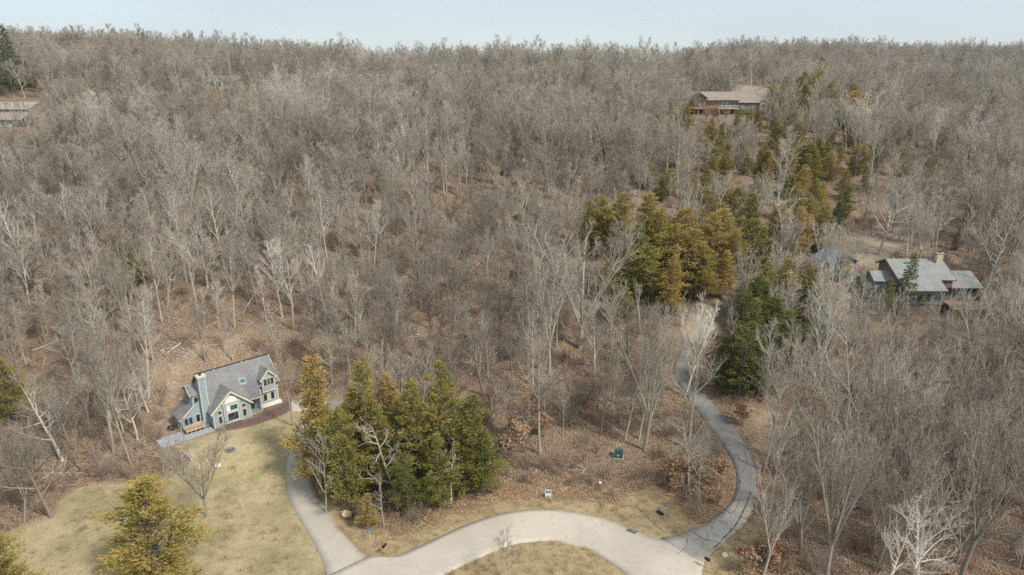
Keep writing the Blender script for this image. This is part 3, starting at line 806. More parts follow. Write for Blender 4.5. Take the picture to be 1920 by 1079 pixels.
for x in (-14.5, -11.5):
    window(br, (x, .2, .4), (1, 0, 0), (0, -1, 0), 1.8, 1.6, 2, 1, .08, M_BROWNW)
dk = MB().box(-15.6, -8.7, -1.8, .18, 2.05, 2.3).build('deck', M_ORANGE, br)
MB().box(-15.6, -8.7, -1.88, -1.8, 2.0, 2.75).build('deck_fascia', plain('red_cedar_fascia', (.36, .22, .15), .8, .2), dk)
for x in (-15.4, -12.1, -8.9):
    MB().box(x - .1, x + .1, -1.75, -1.55, -1.5, 2.05).build('deck_post', M_BEAM, dk)
dk = MB().box(-4.4, 3.4, -2.0, 1.4, 2.05, 2.25).build('deck', M_TANW, br)
MB().box(-4.4, 3.4, -2.08, -2.0, 1.95, 2.5).build('deck_fascia', M_BEAM, dk)
MB().box(-4.4, 3.4, -2.07, -1.97, 3.2, 3.28).build('deck_rail', M_WHITE, dk)
for x in np.linspace(-4.3, 3.3, 7):
    MB().box(x - .05, x + .05, -2.06, -1.98, 2.5, 3.2).build('deck_post', M_WHITE, dk)
for x in (-4.2, -.5, 3.2):
    MB().box(x - .1, x + .1, -1.95, -1.75, -1.5, 2.05).build('deck_post', M_BEAM, dk)
MB().box(3.6, 14.8, -1.2, 1.1, .7, .95).build('deck', M_BROWNW, br)

# --- house at the left edge
M_PINK = shingle('faded_tan_shingles', (.38, .33, .29), .1)
M_CREAMW = lapped('cream_boards', (.58, .53, .45), .2)
lh = empty('house', LH_P, R(4))
tag(lh, 'cream house with faded tan roof at the left edge of the hill', 'house')
house_base(lh, [(-9, 0), (6, 0), (6, 8), (-9, 8)], -4)
MB().box(-9, 2.4, 0, 8, 0, 2.7).build('wall', M_CREAMW, lh)
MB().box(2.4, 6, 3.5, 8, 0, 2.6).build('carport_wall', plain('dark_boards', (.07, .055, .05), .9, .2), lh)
slab(lh, [(-9.6, -.8, 2.75), (6.5, -.8, 2.75), (6.5, 3.8, 4.6), (-9.6, 3.8, 4.6)], .2, M_PINK)
MB().box(-9.6, 6.5, -.88, -.8, 2.45, 2.78).build('eave_fascia', M_CREAM, lh)
MB().box(-9.3, 6.2, 3.85, 4.0, 4.3, 5.7).build('clerestory_wall', M_CREAMW, lh)
for x in np.arange(-8.8, 5.5, 2.4):
    window(lh, (x, 3.85, 4.8), (1, 0, 0), (0, -1, 0), 2.0, .75, 2, 1, .08)
slab(lh, [(-9.8, 3.3, 5.75), (6.7, 3.3, 5.75), (6.7, 9.5, 7.6), (-9.8, 9.5, 7.6)], .2, plain('tan_roof', (.36, .30, .25), .9, .15, 2))
MB().box(-9.8, 6.7, 3.22, 3.3, 5.5, 5.78).build('eave_fascia', M_CREAM, lh)
for x in (-7.5, -4.2):
    window(lh, (x, 0, .8), (1, 0, 0), (0, -1, 0), 1.2, 1.2, 1, 1, .1)
window(lh, (-1.0, 0, .2), (1, 0, 0), (0, -1, 0), 2.6, 2.0, 2, 1, .1, M_WHITE, [M_GLASS, M_BLUEGL])

# --- white gabled house high on the left slope
uh = empty('house', UH_P, R(3))
tag(uh, 'small white gabled house with deck high on the left hill', 'house')
M_UW = lapped('white_boards', (.56, .53, .46), .2)
M_USH = shingle('grey_brown_shingles', (.22, .20, .18), .15)
house_base(uh, [(-6.5, 0), (6.5, 0), (6.5, 7), (-6.5, 7)], -5)
MB().box(-6.5, 6.5, 0, 7, 0, 2.9).build('wall', M_UW, uh)
slab(uh, [(-7, -.6, 2.85), (7, -.6, 2.85), (7, 3.6, 5.4), (-7, 3.6, 5.4)], .18, M_USH)
slab(uh, [(-7, 3.6, 5.4), (7, 3.6, 5.4), (7, 7.6, 2.85), (-7, 7.6, 2.85)], .18, M_USH)
MB().solid([(-3.2, -.9, 0), (.9, -.9, 0), (.9, -.9, 3.2), (-1.15, -.9, 5.2), (-3.2, -.9, 3.2)], (0, 3.5, 0)).build('wall', M_UW, uh)
for sx in (-1, 1):
    slab(uh, [(-1.15, -1.3, 5.45), (-1.15, 3.4, 5.45), (-1.15 + sx * 2.5, 3.4, 3.0), (-1.15 + sx * 2.5, -1.3, 3.0)], .15, M_USH, 'gable_roof')
for x in (-5.6, 2.0, 4.2):
    window(uh, (x, 0, .8), (1, 0, 0), (0, -1, 0), 1.3, 1.5, 2, 1, .1, M_WHITE)
window(uh, (-2.2, -.9, .8), (1, 0, 0), (0, -1, 0), 2.1, 2.3, 2, 2, .1, M_WHITE)
dk = MB().box(-9, 10, -3.4, -.95, -.35, -.1).build('deck', M_TANW, uh)
MB().box(-9, 10, -3.48, -3.4, .75, .9).build('deck_rail', M_TANW, dk)
for x in np.linspace(-8.9, 9.9, 9):
    MB().box(x - .08, x + .08, -3.39, -3.23, -5, .75).build('deck_post', M_TANW, dk)
lw = MB().box(8.0, 12.0, -.9, 3, -6, -.4).build('lower_wall', M_BROWNW, uh)
window(uh, (8.6, -.9, -4.6), (1, 0, 0), (0, -1, 0), 2.6, 1.9, 2, 1, .1, M_WHITE)

def far_house(px, py, d, cw, croof, label, w, h, rz):
    dv = ray(px, py); t = d / dv[1]
    x, y = dv[0] * t, d
    e_ = empty('house', (x, y, float(H(x, y))), R(rz)); tag(e_, label, 'house')
    MB().box(-w / 2, w / 2, 0, 7, -4, h).build('wall', cw, e_)
    slab(e_, [(-w / 2 - .5, -.5, h - .05), (w / 2 + .5, -.5, h - .05), (w / 2 + .5, 3.5, h + 2.2), (-w / 2 - .5, 3.5, h + 2.2)], .18, croof)
    slab(e_, [(-w / 2 - .5, 3.5, h + 2.2), (w / 2 + .5, 3.5, h + 2.2), (w / 2 + .5, 7.5, h - .05), (-w / 2 - .5, 7.5, h - .05)], .18, croof)
    for x0 in np.arange(-w / 2 + .8, w / 2 - 1.6, 2.6):
        window(e_, (x0, 0, h - 2.1), (1, 0, 0), (0, -1, 0), 1.4, 1.4, 2, 1, .12, M_WHITE)
    return e_
far_house(688, 155, 330, M_BROWNW, M_BRROOF, 'brown boarded house half hidden by trees near the skyline', 9, 3.2, 5)
far_house(995, 138, 350, M_CREAMW, M_BRROOF, 'cream house half hidden in woods below the central skyline', 9, 3.2, -6)

# ------------------------------------------------------------------ trees: the forms
def rot_about(v, axis, ang):
    return Matrix.Rotation(ang, 3, axis) @ v
def grow_tree(seed, h, style, near=False):
    """bare broadleaf: returns (trunk MB, crown MB) for a tree of height h standing at the origin"""
    rnd = random.Random(seed)
    U = rnd.uniform
    trunk, crown = MB(), MB()
    S = dict(
        forest=dict(r=.0115, stems=1, fork=.55, clear=.36, limbs=15, ang=(24, 46), ll=.31, up=.7, gnarl=.07, sub=6, tw=4),
        vase=dict(r=.0115, stems=5, fork=.25, clear=.26, limbs=7, ang=(14, 34), ll=.28, up=.9, gnarl=.05, sub=5, tw=3),
        oak=dict(r=.017, stems=1, fork=.5, clear=.28, limbs=15, ang=(38, 74), ll=.46, up=.36, gnarl=.18, sub=6, tw=4),
        round=dict(r=.013, stems=6, fork=.22, clear=.24, limbs=7, ang=(22, 46), ll=.31, up=.65, gnarl=.06, sub=5, tw=4),
        pole=dict(r=.0085, stems=1, fork=.6, clear=.38, limbs=13, ang=(18, 42), ll=.26, up=.75, gnarl=.07, sub=5, tw=4),
        snag=dict(r=.014, stems=1, fork=.6, clear=.3, limbs=10, ang=(40, 85), ll=.30, up=.2, gnarl=.24, sub=4, tw=2),
    )[style]
    if near:      # close enough for the limbs to be told apart: fewer, clearer twigs
        S['tw'], S['sub'] = 2, S['sub'] - 1
    KB, RT = (1.3, .015) if near else (1.0, .0125)
    R0 = h * S['r']
    def line(p, d, L, n, gn, up):
        pts = [p.copy()]
        for i in range(n):
            d = (d + Vector((U(-1, 1), U(-1, 1), U(-1, 1) + up * .9)) * gn).normalized()
            p = p + d * (L / n)
            pts.append(p.copy())
        return pts
    def sample(pts, t):
        f = t * (len(pts) - 1); i = min(int(f), len(pts) - 2); f -= i
        return pts[i].lerp(pts[i + 1], f), (pts[i + 1] - pts[i]).normalized()
    def side(d, ang):
        ref = Vector((U(-1, 1), U(-1, 1), U(-.3, 1)))
        ax = d.cross(ref)
        if ax.length < 1e-3: ax = Vector((1, 0, 0))
        return rot_about(d, ax.normalized(), ang)
    def twigs(pts, n, L, r):
        for _ in range(n):
            q, d = sample(pts, U(.15, 1))
            e_ = side(d, R(U(8, 34))); e_.z += .25 * S['up']
            crown.cone(q, q + e_.normalized() * L * U(.5, 1.2), r)
    def branch(p, d, L, r, lvl):
        n = (5, 4, 3)[min(lvl, 2)]
        pts = line(p, d, L, n, S['gnarl'] * (1 + .35 * lvl), S['up'])
        k = 4 if lvl == 0 else 3
        crown.tube(pts, [r * (1 - .75 * i / n) for i in range(n + 1)], k, mi=1 if lvl < 2 else 0, cap=False)
        if lvl >= 2:
            twigs(pts, S['tw'], max(.55, L * .7), RT)
            crown.cone(pts[-1], pts[-1] + (pts[-1] - pts[-2]).normalized() * L * .3, .013)
            return
        ns = S['sub'] if lvl == 0 else S['sub'] - 1
        for j in range(ns):
            t = .22 + .78 * (j + U(0, 1)) / ns
            q, dd = sample(pts, t)
            branch(q, side(dd, R(U(18, 46))), L * U(.36, .62) * (1.15 - .45 * t), max(.022 * KB, r * .55 * (1 - .4 * t)), lvl + 1)
        branch(pts[-1], (pts[-1] - pts[-2]).normalized(), L * .35, max(.014, r * .22), 2)
    def stem(p, d, L, r, n, clear, limbs, part):
        pts = line(p, d, L, n, S['gnarl'] * .45, S['up'] * .6)
        part.tube(pts, [r * ((1 - .86 * (i / n)) if i else 1.18) for i in range(n + 1)], 7 if part is trunk else 5, mi=0 if part is trunk else 1, cap=False)
        for j in range(limbs):
            t = clear + (1 - clear) * (j + U(0, .9)) / limbs
            q, dd = sample(pts, t)
            a0, a1 = S['ang']
            e_ = side(dd, R(U(a0, a1)))
            taper = (1.1 - .75 * ((t - clear) / (1 - clear + 1e-6)))
            branch(q, e_, h * S['ll'] * U(.6, 1.1) * taper, max(.045 * KB, r * .5 * taper), 0)
        branch(pts[-1], (pts[-1] - pts[-2]).normalized(), h * .10, r * .14, 1)
    lean = Vector((U(-.1, .1), U(-.1, .1), 1)).normalized()
    if S['stems'] == 1:
        stem(Vector((0, 0, -.4)), lean, h * .93, R0, 9, S['clear'], S['limbs'], trunk)
    else:
        fz = h * S['fork']
        pts = line(Vector((0, 0, -.4)), lean, fz + .4, 4, .04, .3)
        trunk.tube(pts, [R0 * (1.2, 1, .93, .88, .82)[i] for i in range(5)], 8, cap=False)
        a = U(0, 6.28)
        for i in range(S['stems']):
            aa = a + i * 6.283 / S['stems'] + U(-.4, .4)
            tilt = U(.16, .42) if style == 'vase' else U(.25, .75)
            d = Vector((math.cos(aa) * tilt, math.sin(aa) * tilt, 1)).normalized()
            base = sample(pts, U(.75, 1.0))[0]
            stem(base, d, (h - fz) * U(.8, 1.02), R0 * .58, 6, .18, S['limbs'], crown)
    return trunk, crown

def merged(a, b):
    m_ = MB(); m_.v = a.v + b.v; k = len(a.v)
    m_.f = a.f + [tuple(i + k for i in f) for f in b.f]
    m_.m = [0] * len(a.f) + [1 - q for q in b.m]
    return m_
FORMS = []     # style, height, trunk mesh, crown mesh, merged mesh
for i, (st, hh) in enumerate([('forest', 19), ('forest', 18), ('forest', 20), ('vase', 18), ('vase', 17), ('round', 17), ('round', 15), ('oak', 16), ('oak', 14), ('pole', 13), ('pole', 12), ('pole', 14), ('snag', 9), ('forest', 17), ('vase', 14)]):
    tk, cr = grow_tree(100 + i * 7, hh, st)
    nk, nc = grow_tree(100 + i * 7, hh, st, True)
    FORMS.append(dict(style=st, h=hh, trunk=nk.mesh('trunk', M_TRUNK, True), crown=nc.mesh('crown', [M_TWIG, M_TRUNK], True),
                      all=merged(tk, cr).mesh('tree', [M_TRUNK_S, M_TWIG_S], True)))
BY = {}
for i, f in enumerate(FORMS): BY.setdefault(f['style'], []).append(i)

def grow_conifer(seed, h, wid, style='cedar'):
    rnd = random.Random(seed); U = rnd.uniform
    trunk, crown = MB(), MB()
    n = 8
    tp = [Vector((U(-.05, .05) * i, U(-.05, .05) * i, h * .97 * i / n - .3 * (i == 0))) for i in range(n + 1)]
    trunk.tube(tp, [h * .019 * (1 - .93 * i / n) for i in range(n + 1)], 6, cap=False)
    limbs = MB()
    nb = int(h * (15 if style == 'cedar' else 12))
    ga = U(0, 6)
    f1, f2, f3 = U(0, 6), U(0, 6), U(0, 6)
    for b in range(nb):
        t = (b + U(0, 1)) / nb
        z = h * (.04 + .95 * t)
        if style == 'cedar':
            prof = (min(1, (t + .05) / .25) ** .5) * (1 - t) ** .68 * 1.12
            rise = U(.15, .75)
        else:
            prof = (1 - t) ** .85 * min(1, .55 + t * 4); rise = U(-.25, .12)
        L = wid * prof * U(.68, 1.18) + .12
        ga += 2.399 + U(-.3, .3)
        L *= .8 + .28 * math.sin(ga * 2 + f1 + z * .9) + .16 * math.sin(ga * 3 - z * 1.7 + f2) + .14 * math.sin(z * 2.6 + f3)
        if L < .1 or U(0, 1) < .06: continue
        d = Vector((math.cos(ga), math.sin(ga), rise)).normalized()
        p0 = tp[0].lerp(tp[-1], min(1, z / (h * .97)))
        p0.z = z
        p1 = p0 + d * L
        limbs.cone(p0, p1, .02 + .012 * L)
        ns = int(7 + L * (27 if style == 'cedar' else 20))
        for k in range(ns):
            s = .22 + .78 * math.sqrt(U(0, 1))
            q = p0.lerp(p1, s) + Vector((U(-1, 1), U(-1, 1), U(-.7, .7))) * (.10 + .17 * L * (1 - .35 * s))
            sd = (d * U(.5, 1.2) + Vector((U(-1, 1), U(-1, 1), U(-.35, .9) if style == 'cedar' else U(-.6, .25))) * .75).normalized()
            sl = U(.16, .42) * (1.0 if style == 'cedar' else 1.1); sw = sl * U(.12, .22)
            a = sd.cross(Vector((U(-1, 1), U(-1, 1), U(-1, 1)))).normalized() * sw
            c = sd.cross(a).normalized() * sw * .5
            bI = len(crown.v)
            m_ = q + sd * sl * .45
            crown.v += [tuple(q), tuple(m_ + a), tuple(q + sd * sl), tuple(m_ - a), tuple(m_ + c * 1.6)]
            crown.f += [(bI, bI + 1, bI + 4), (bI + 1, bI + 2, bI + 4), (bI + 2, bI + 3, bI + 4), (bI + 3, bI, bI + 4)]
            crown.m += [0] * 4
    return trunk, limbs, crown
CEDARS = []
for i, (hh, wd) in enumerate([(11, 2.5), (12, 2.2), (9.5, 2.9), (10.5, 1.9), (7, 2.0), (12, 3.0)]):
    tk, lb, cr = grow_conifer(900 + i, hh, wd)
    tk = merged(tk, lb); tk.m = [0] * len(tk.f)
    CEDARS.append(dict(h=hh, trunk=tk.mesh('trunk', M_TRUNK, True), crown=cr.mesh('crown', M_CEDAR)))
SPRUCES = []
for i, (hh, wd) in enumerate([(15, 3.4), (12, 2.8)]):
    tk, lb, cr = grow_conifer(950 + i, hh, wd, 'spruce')
    tk = merged(tk, lb); tk.m = [0] * len(tk.f)
    SPRUCES.append(dict(h=hh, trunk=tk.mesh('trunk', M_TRUNK, True), crown=cr.mesh('crown', M_SPRUCE)))

def leafy(mb, pts_r, n, rnd, size=(.14, .3)):
    """curled dead leaves hung in balls (centre, radius)"""
    for _ in range(n):
        c, r = rnd.choice(pts_r)
        d = Vector((rnd.gauss(0, 1), rnd.gauss(0, 1), rnd.gauss(0, .8))).normalized() * r * rnd.random() ** .4
        q = Vector(c) + d
        a = Vector((rnd.gauss(0, 1), rnd.gauss(0, 1), rnd.gauss(0, 1))).normalized()
        b = a.cross(Vector((rnd.gauss(0, 1), rnd.gauss(0, 1), rnd.gauss(0, 1)))).normalized()
        s = rnd.uniform(*size)
        a *= s; b *= s * .5; nn = a.cross(b).normalized() * s * .25
        k = len(mb.v)
        mb.v += [tuple(q - a), tuple(q + b + nn), tuple(q + a), tuple(q - b + nn)]
        mb.f += [(k, k + 1, k + 2), (k, k + 2, k + 3)]; mb.m += [0, 0]
RUSSETS = []
for i, hh in enumerate((5.0, 6.5, 4.0)):
    rnd = random.Random(70 + i)
    st, lv = MB(), MB()
    balls = []
    for k in range(5):
        a = rnd.uniform(0, 6.28); top = Vector((math.cos(a) * hh * .22, math.sin(a) * hh * .22, hh * rnd.uniform(.7, 1)))
        mid = top * .5 + Vector((rnd.uniform(-.3, .3), rnd.uniform(-.3, .3), 0))
        st.tube([Vector((0, 0, -.2)), mid, top], [.06, .04, .012], 4, cap=False)
        for t in (.35, .5, .65, .8, .95):
            q = mid.lerp(top, (t - .3) / .7)
            for j in range(3):
                e_ = q + Vector((rnd.uniform(-1, 1), rnd.uniform(-1, 1), rnd.uniform(-.1, .6))) * hh * .16
                st.cone(q, e_, .018); balls.append((tuple(e_), hh * .085))
    leafy(lv, balls, 520, rnd)
    RUSSETS.append(dict(h=hh, trunk=st.mesh('stems', M_BRUSH), crown=lv.mesh('leaves', M_RUSSET)))
BRUSH = []
for i in range(6):
    rnd = random.Random(300 + i); mb = MB()
    hh = (1.6, 2.4, 3.2, 1.2, 4.2, 2.0)[i]
    for k in range(16):
        a, l = rnd.uniform(0, 6.28), rnd.uniform(.15, .55)
        p = Vector((rnd.uniform(-.6, .6), rnd.uniform(-.6, .6), -.1)) * (1 if hh < 3 else .5)
        d = Vector((math.cos(a) * l, math.sin(a) * l, 1)).normalized()
        q = p + d * hh * rnd.uniform(.6, 1.1)
        mb.cone(p, q, .022)
        for j in range(9):
            s = p.lerp(q, rnd.uniform(.2, .95))
            e_ = (d + Vector((rnd.uniform(-1, 1), rnd.uniform(-1, 1), rnd.uniform(-.2, .6))) * .8).normalized()
            e2 = s + e_ * hh * rnd.uniform(.15, .38)
            mb.cone(s, e2, .014)
            mb.cone(s.lerp(e2, .5), s.lerp(e2, .5) + (e_ + Vector((rnd.uniform(-1, 1), rnd.uniform(-1, 1), .3))).normalized() * hh * .16, .011)
    BRUSH.append(mb.mesh('brush', M_BRUSH))

# ------------------------------------------------------------------ trees: placing
W, HT = 1920, 1079
_ON = 'zero one two three four five six seven eight nine ten eleven twelve thirteen fourteen fifteen sixteen seventeen eighteen nineteen'.split()
_TE = '_ _ twenty thirty forty fifty sixty seventy eighty ninety'.split()
def spell(v):
    v = int(min(99, max(0, round(v))))
    return _ON[v] if v < 20 else _TE[v // 10] + ('-' + _ON[v % 10] if v % 10 else '')
def words(x, y, z):
    px, py, _ = project(x, y, z)
    return '%s percent across, %s down' % (spell(px / W * 100), spell(py / HT * 100))
USED = set()
def unique(label, alt):
    s = label; k = 0
    while s in USED:
        s = label + ', ' + alt[k % len(alt)] if k < len(alt) else label + ', ' + alt[k % len(alt)] + ' too'
        k += 1
        if k > 12: break
    USED.add(s)
    return s

OCC = []      # (x, y, keep-out radius) of things placed by hand
def put_tree(name, form, x, y, h, label, cat, group, tone=None, bronze=None, rz=None, lean=(0, 0), widen=1.0, parts=('trunk', 'crown')):
    s = h / form['h']
    z = float(H(x, y))
    o = empty(name, (x, y, z), 0)
    rr = random.Random(int(x * 131 + y * 977))
    o.rotation_euler = (lean[0], lean[1], rr.uniform(0, 6.28) if rz is None else rz)
    o.scale = (s * widen, s * widen, s)
    tag(o, label, cat, group)
    for pn in parts:
        key = 'trunk' if pn in ('trunk', 'stems') else 'crown'
        c = bpy.data.objects.new(pn, form[key]); link(c, o)
        if tone is not None: c['tone'] = float(tone)
        if bronze is not None: c['bronze'] = float(bronze)
        elif key == 'trunk' and tone is None: c['tone'] = .5
    return o

G_CED = 'evergreen cedars'
# hand-placed evergreens: foot (px, py), top row, form, bronze, label
FRONT = [
    (600, 905, 672, 3, .80, 'tall bronze tipped cedar at the left end of driveway clump'),
    (690, 895, 680, 0, .50, 'tall pointed olive cedar in the middle of driveway clump'),
    (738, 885, 698, 1, .85, 'rusty topped cedar at the back of driveway clump'),
    (832, 915, 675, 1, .50, 'tallest pointed cedar on the right of driveway clump'),
    (880, 922, 742, 2, .30, 'broad green cedar at the right end of driveway clump'),
    (640, 930, 762, 2, .48, 'bushy cedar beside the curve of concrete driveway'),
    (655, 948, 815, 4, .42, 'low spreading cedar at the front left of driveway clump'),
    (715, 925, 765, 0, .55, 'cedar with bare grey limbs before it in driveway clump'),
    (790, 925, 715, 3, .55, 'slim cedar just left of the tallest pointed cedar'),
    (765, 965, 850, 2, .20, 'round bright green cedar at the front of driveway clump'),
    (825, 955, 815, 0, .42, 'cedar right of the round green one in driveway clump'),
    (905, 925, 805, 4, .40, 'small cedar at the outer right edge of driveway clump'),
    (692, 990, 925, 4, .72, 'little golden cedar by the mulch bed and driveway'),
    (612, 870, 745, 5, .55, 'broad cedar leaning over the concrete driveway'),
    (755, 915, 755, 5, .45, 'wide shaded cedar in the heart of driveway clump'),
    (862, 930, 785, 0, .45, 'olive cedar behind the broad green right end one'),
    (670, 900, 740, 5, .6, 'wide olive cedar behind the bushy one by the driveway'),
    (25, 790, 675, 2, .50, 'dark bronze cedar at the left edge beside the woods'),
    (300, 1105, 893, 5, .66, 'large loose golden bronze cedar standing on the lawn'),
    (12, 1150, 985, 5, .6, 'golden cedar cut by the lower left corner'),
]
for fx_, fy_, ty, k, bz, lab in FRONT:
    p = at(fx_, fy_); h = height_to(p, ty)
    put_tree('cedar_tree', CEDARS[k], p[0], p[1], h, lab, 'cedar', 'cedars by the driveway and lawn', bronze=bz, widen=1.75 if fx_ == 300 else 1.5 if fx_ == 12 else 1.08)
    OCC.append((p[0], p[1], 2.5)); USED.add(lab)
MID = [(1100, 480, 385, .6), (1122, 470, 375, .75), (1160, 485, 368, .75), (1215, 480, 375, .8), (1235, 505, 405, .7), (1255, 540, 430, .7), (1285, 520, 395, .85), (1295, 555, 440, .8), (1330, 530, 393, .85), (1352, 515, 405, .75), (1368, 540, 440, .65), (1215, 570, 470, .6), (1255, 590, 490, .85), (1170, 560, 465, .55), (1310, 565, 470, .7), (1410, 510, 420, .5), (1180, 600, 560, .6), (1165, 605, 545, .5),
       (1435, 590, 500, .55), (1470, 590, 495, .75), (1515, 575, 495, .75), (1415, 625, 530, .2), (1395, 690, 565, .25), (1385, 745, 625, .15), (1420, 745, 640, .2), (1355, 735, 640, .15), (1470, 690, 590, .45), (1440, 650, 565, .4), (1560, 455, 385, .1), (1535, 470, 415, .8), (1660, 600, 530, .4), (1625, 560, 510, .45), (1575, 530, 480, .7),
       (1000, 420, 385, .5), (1035, 415, 380, .6), (985, 415, 380, .4), (1125, 300, 250, .6), (1065, 240, 205, .6), (950, 330, 295, .5), (255, 540, 480, .5), (632, 245, 215, .5), (1470, 480, 415, .6), (1440, 500, 430, .45),
       (1225, 205, 172, .5), (1250, 205, 168, .35), (1415, 250, 215, .5), (1400, 255, 225, .6), (1340, 295, 250, .6), (1325, 300, 262, .75), (1375, 280, 245, .45), (1330, 160, 128, .1), (1350, 162, 130, .3),
       (1465, 205, 148, .75), (1500, 210, 142, .5), (1525, 205, 125, .8), (1550, 225, 160, .7), (1590, 190, 118, .95), (1590, 245, 178, .95), (1608, 255, 185, .95), (1480, 250, 200, .6), (1540, 250, 205, .6), (1490, 300, 235, .75), (1510, 320, 265, .7), (1475, 340, 285, .85), (1530, 345, 295, .65), (1555, 340, 290, .75), (1600, 330, 280, .6), (1450, 275, 230, .6), (1580, 375, 325, .5), (1500, 370, 320, .8), (1620, 360, 315, .55),
       (1765, 290, 225, .6), (1785, 300, 245, .7), (1745, 315, 280, .5), (1725, 310, 270, .55), (1335, 340, 300, .6), (1360, 330, 290, .75), (1395, 330, 285, .5), (1430, 320, 275, .7), (1140, 105, 84, .9), (1800, 190, 160, .4), (1650, 300, 262, .6)]
_r = random.Random(8)
for (x0, x1, y0, y1, n_) in ((1445, 1620, 170, 380, 40), (1620, 1810, 210, 340, 14), (1310, 1450, 240, 350, 14), (1100, 1380, 440, 570, 16), (1390, 1540, 560, 700, 8), (1390, 1600, 370, 480, 16), (1200, 1400, 330, 400, 8), (1630, 1850, 190, 330, 16), (1190, 1320, 195, 320, 9), (1450, 1560, 150, 230, 8)):
    for _ in range(n_):
        fx_, fy_ = _r.uniform(x0, x1), _r.uniform(y0, y1)
        MID.append((fx_, fy_, fy_ - (48 if fy_ < 400 else 85) * _r.uniform(.7, 1.1), _r.uniform(.4, .95)))
for i, (fx_, fy_, ty, bz) in enumerate(MID):
    p = at(fx_, fy_); h = height_to(p, ty)
    h = min(max(h * 1.1, 6.5 if fy_ < 400 else 4), 15); bz = bz - .06
    where = ('below the brown ridge house' if 1300 < fx_ < 1450 and fy_ > 225 and fy_ < 345 else 'on the spur right of the brown house' if fx_ > 1445 and fy_ < 380 else
             'by the pale roofed house' if fx_ > 1520 and fy_ > 400 else 'beside the upper gravel drive' if fx_ > 1080 and fy_ > 360 else 'among bare trees on the slope')
    colr = 'rusty' if bz > .78 else 'bronze' if bz > .6 else 'olive' if bz > .35 else 'dark green'
    lab = unique(f'{colr} cedar {where}, {words(p[0], p[1], p[2] + h * .6)}', ['small', 'second', 'third'])
    put_tree('cedar_tree', CEDARS[(i * 5 + 1) % 6], p[0], p[1], h, lab, 'cedar', 'cedars on the hillside', bronze=bz, widen=1.25 + .4 * ((i * 37) % 10) / 10)
    OCC.append((p[0], p[1], 2.2))
for fx_, fy_, ty, k, lab in ((28, 172, 46, 0, 'tall green spruce on the skyline at far left'), (-6, 180, 70, 0, 'green spruce cut by the left edge near skyline'), (62, 165, 105, 1, 'short spruce beside the tall one at far left'),
                             (1692, 590, 472, 1, 'dark green spruce in front of the pale grey roof'), (1192, 540, 408, 1, 'light green spruce among bronze cedars on the slope'), (1750, 400, 360, 1, 'small dark spruce above the pale roofed house'), (1790, 470, 425, 1, 'dark spruce behind the chimney of pale roofed house')):
    p = at(fx_, fy_); h = height_to(p, ty)
    put_tree('spruce_tree', SPRUCES[k], p[0], p[1], h, lab, 'spruce', None, bronze=.75 if fx_ == 1192 else .35, widen=.85 if fx_ == 1192 else 1.15); OCC.append((p[0], p[1], 2.5))

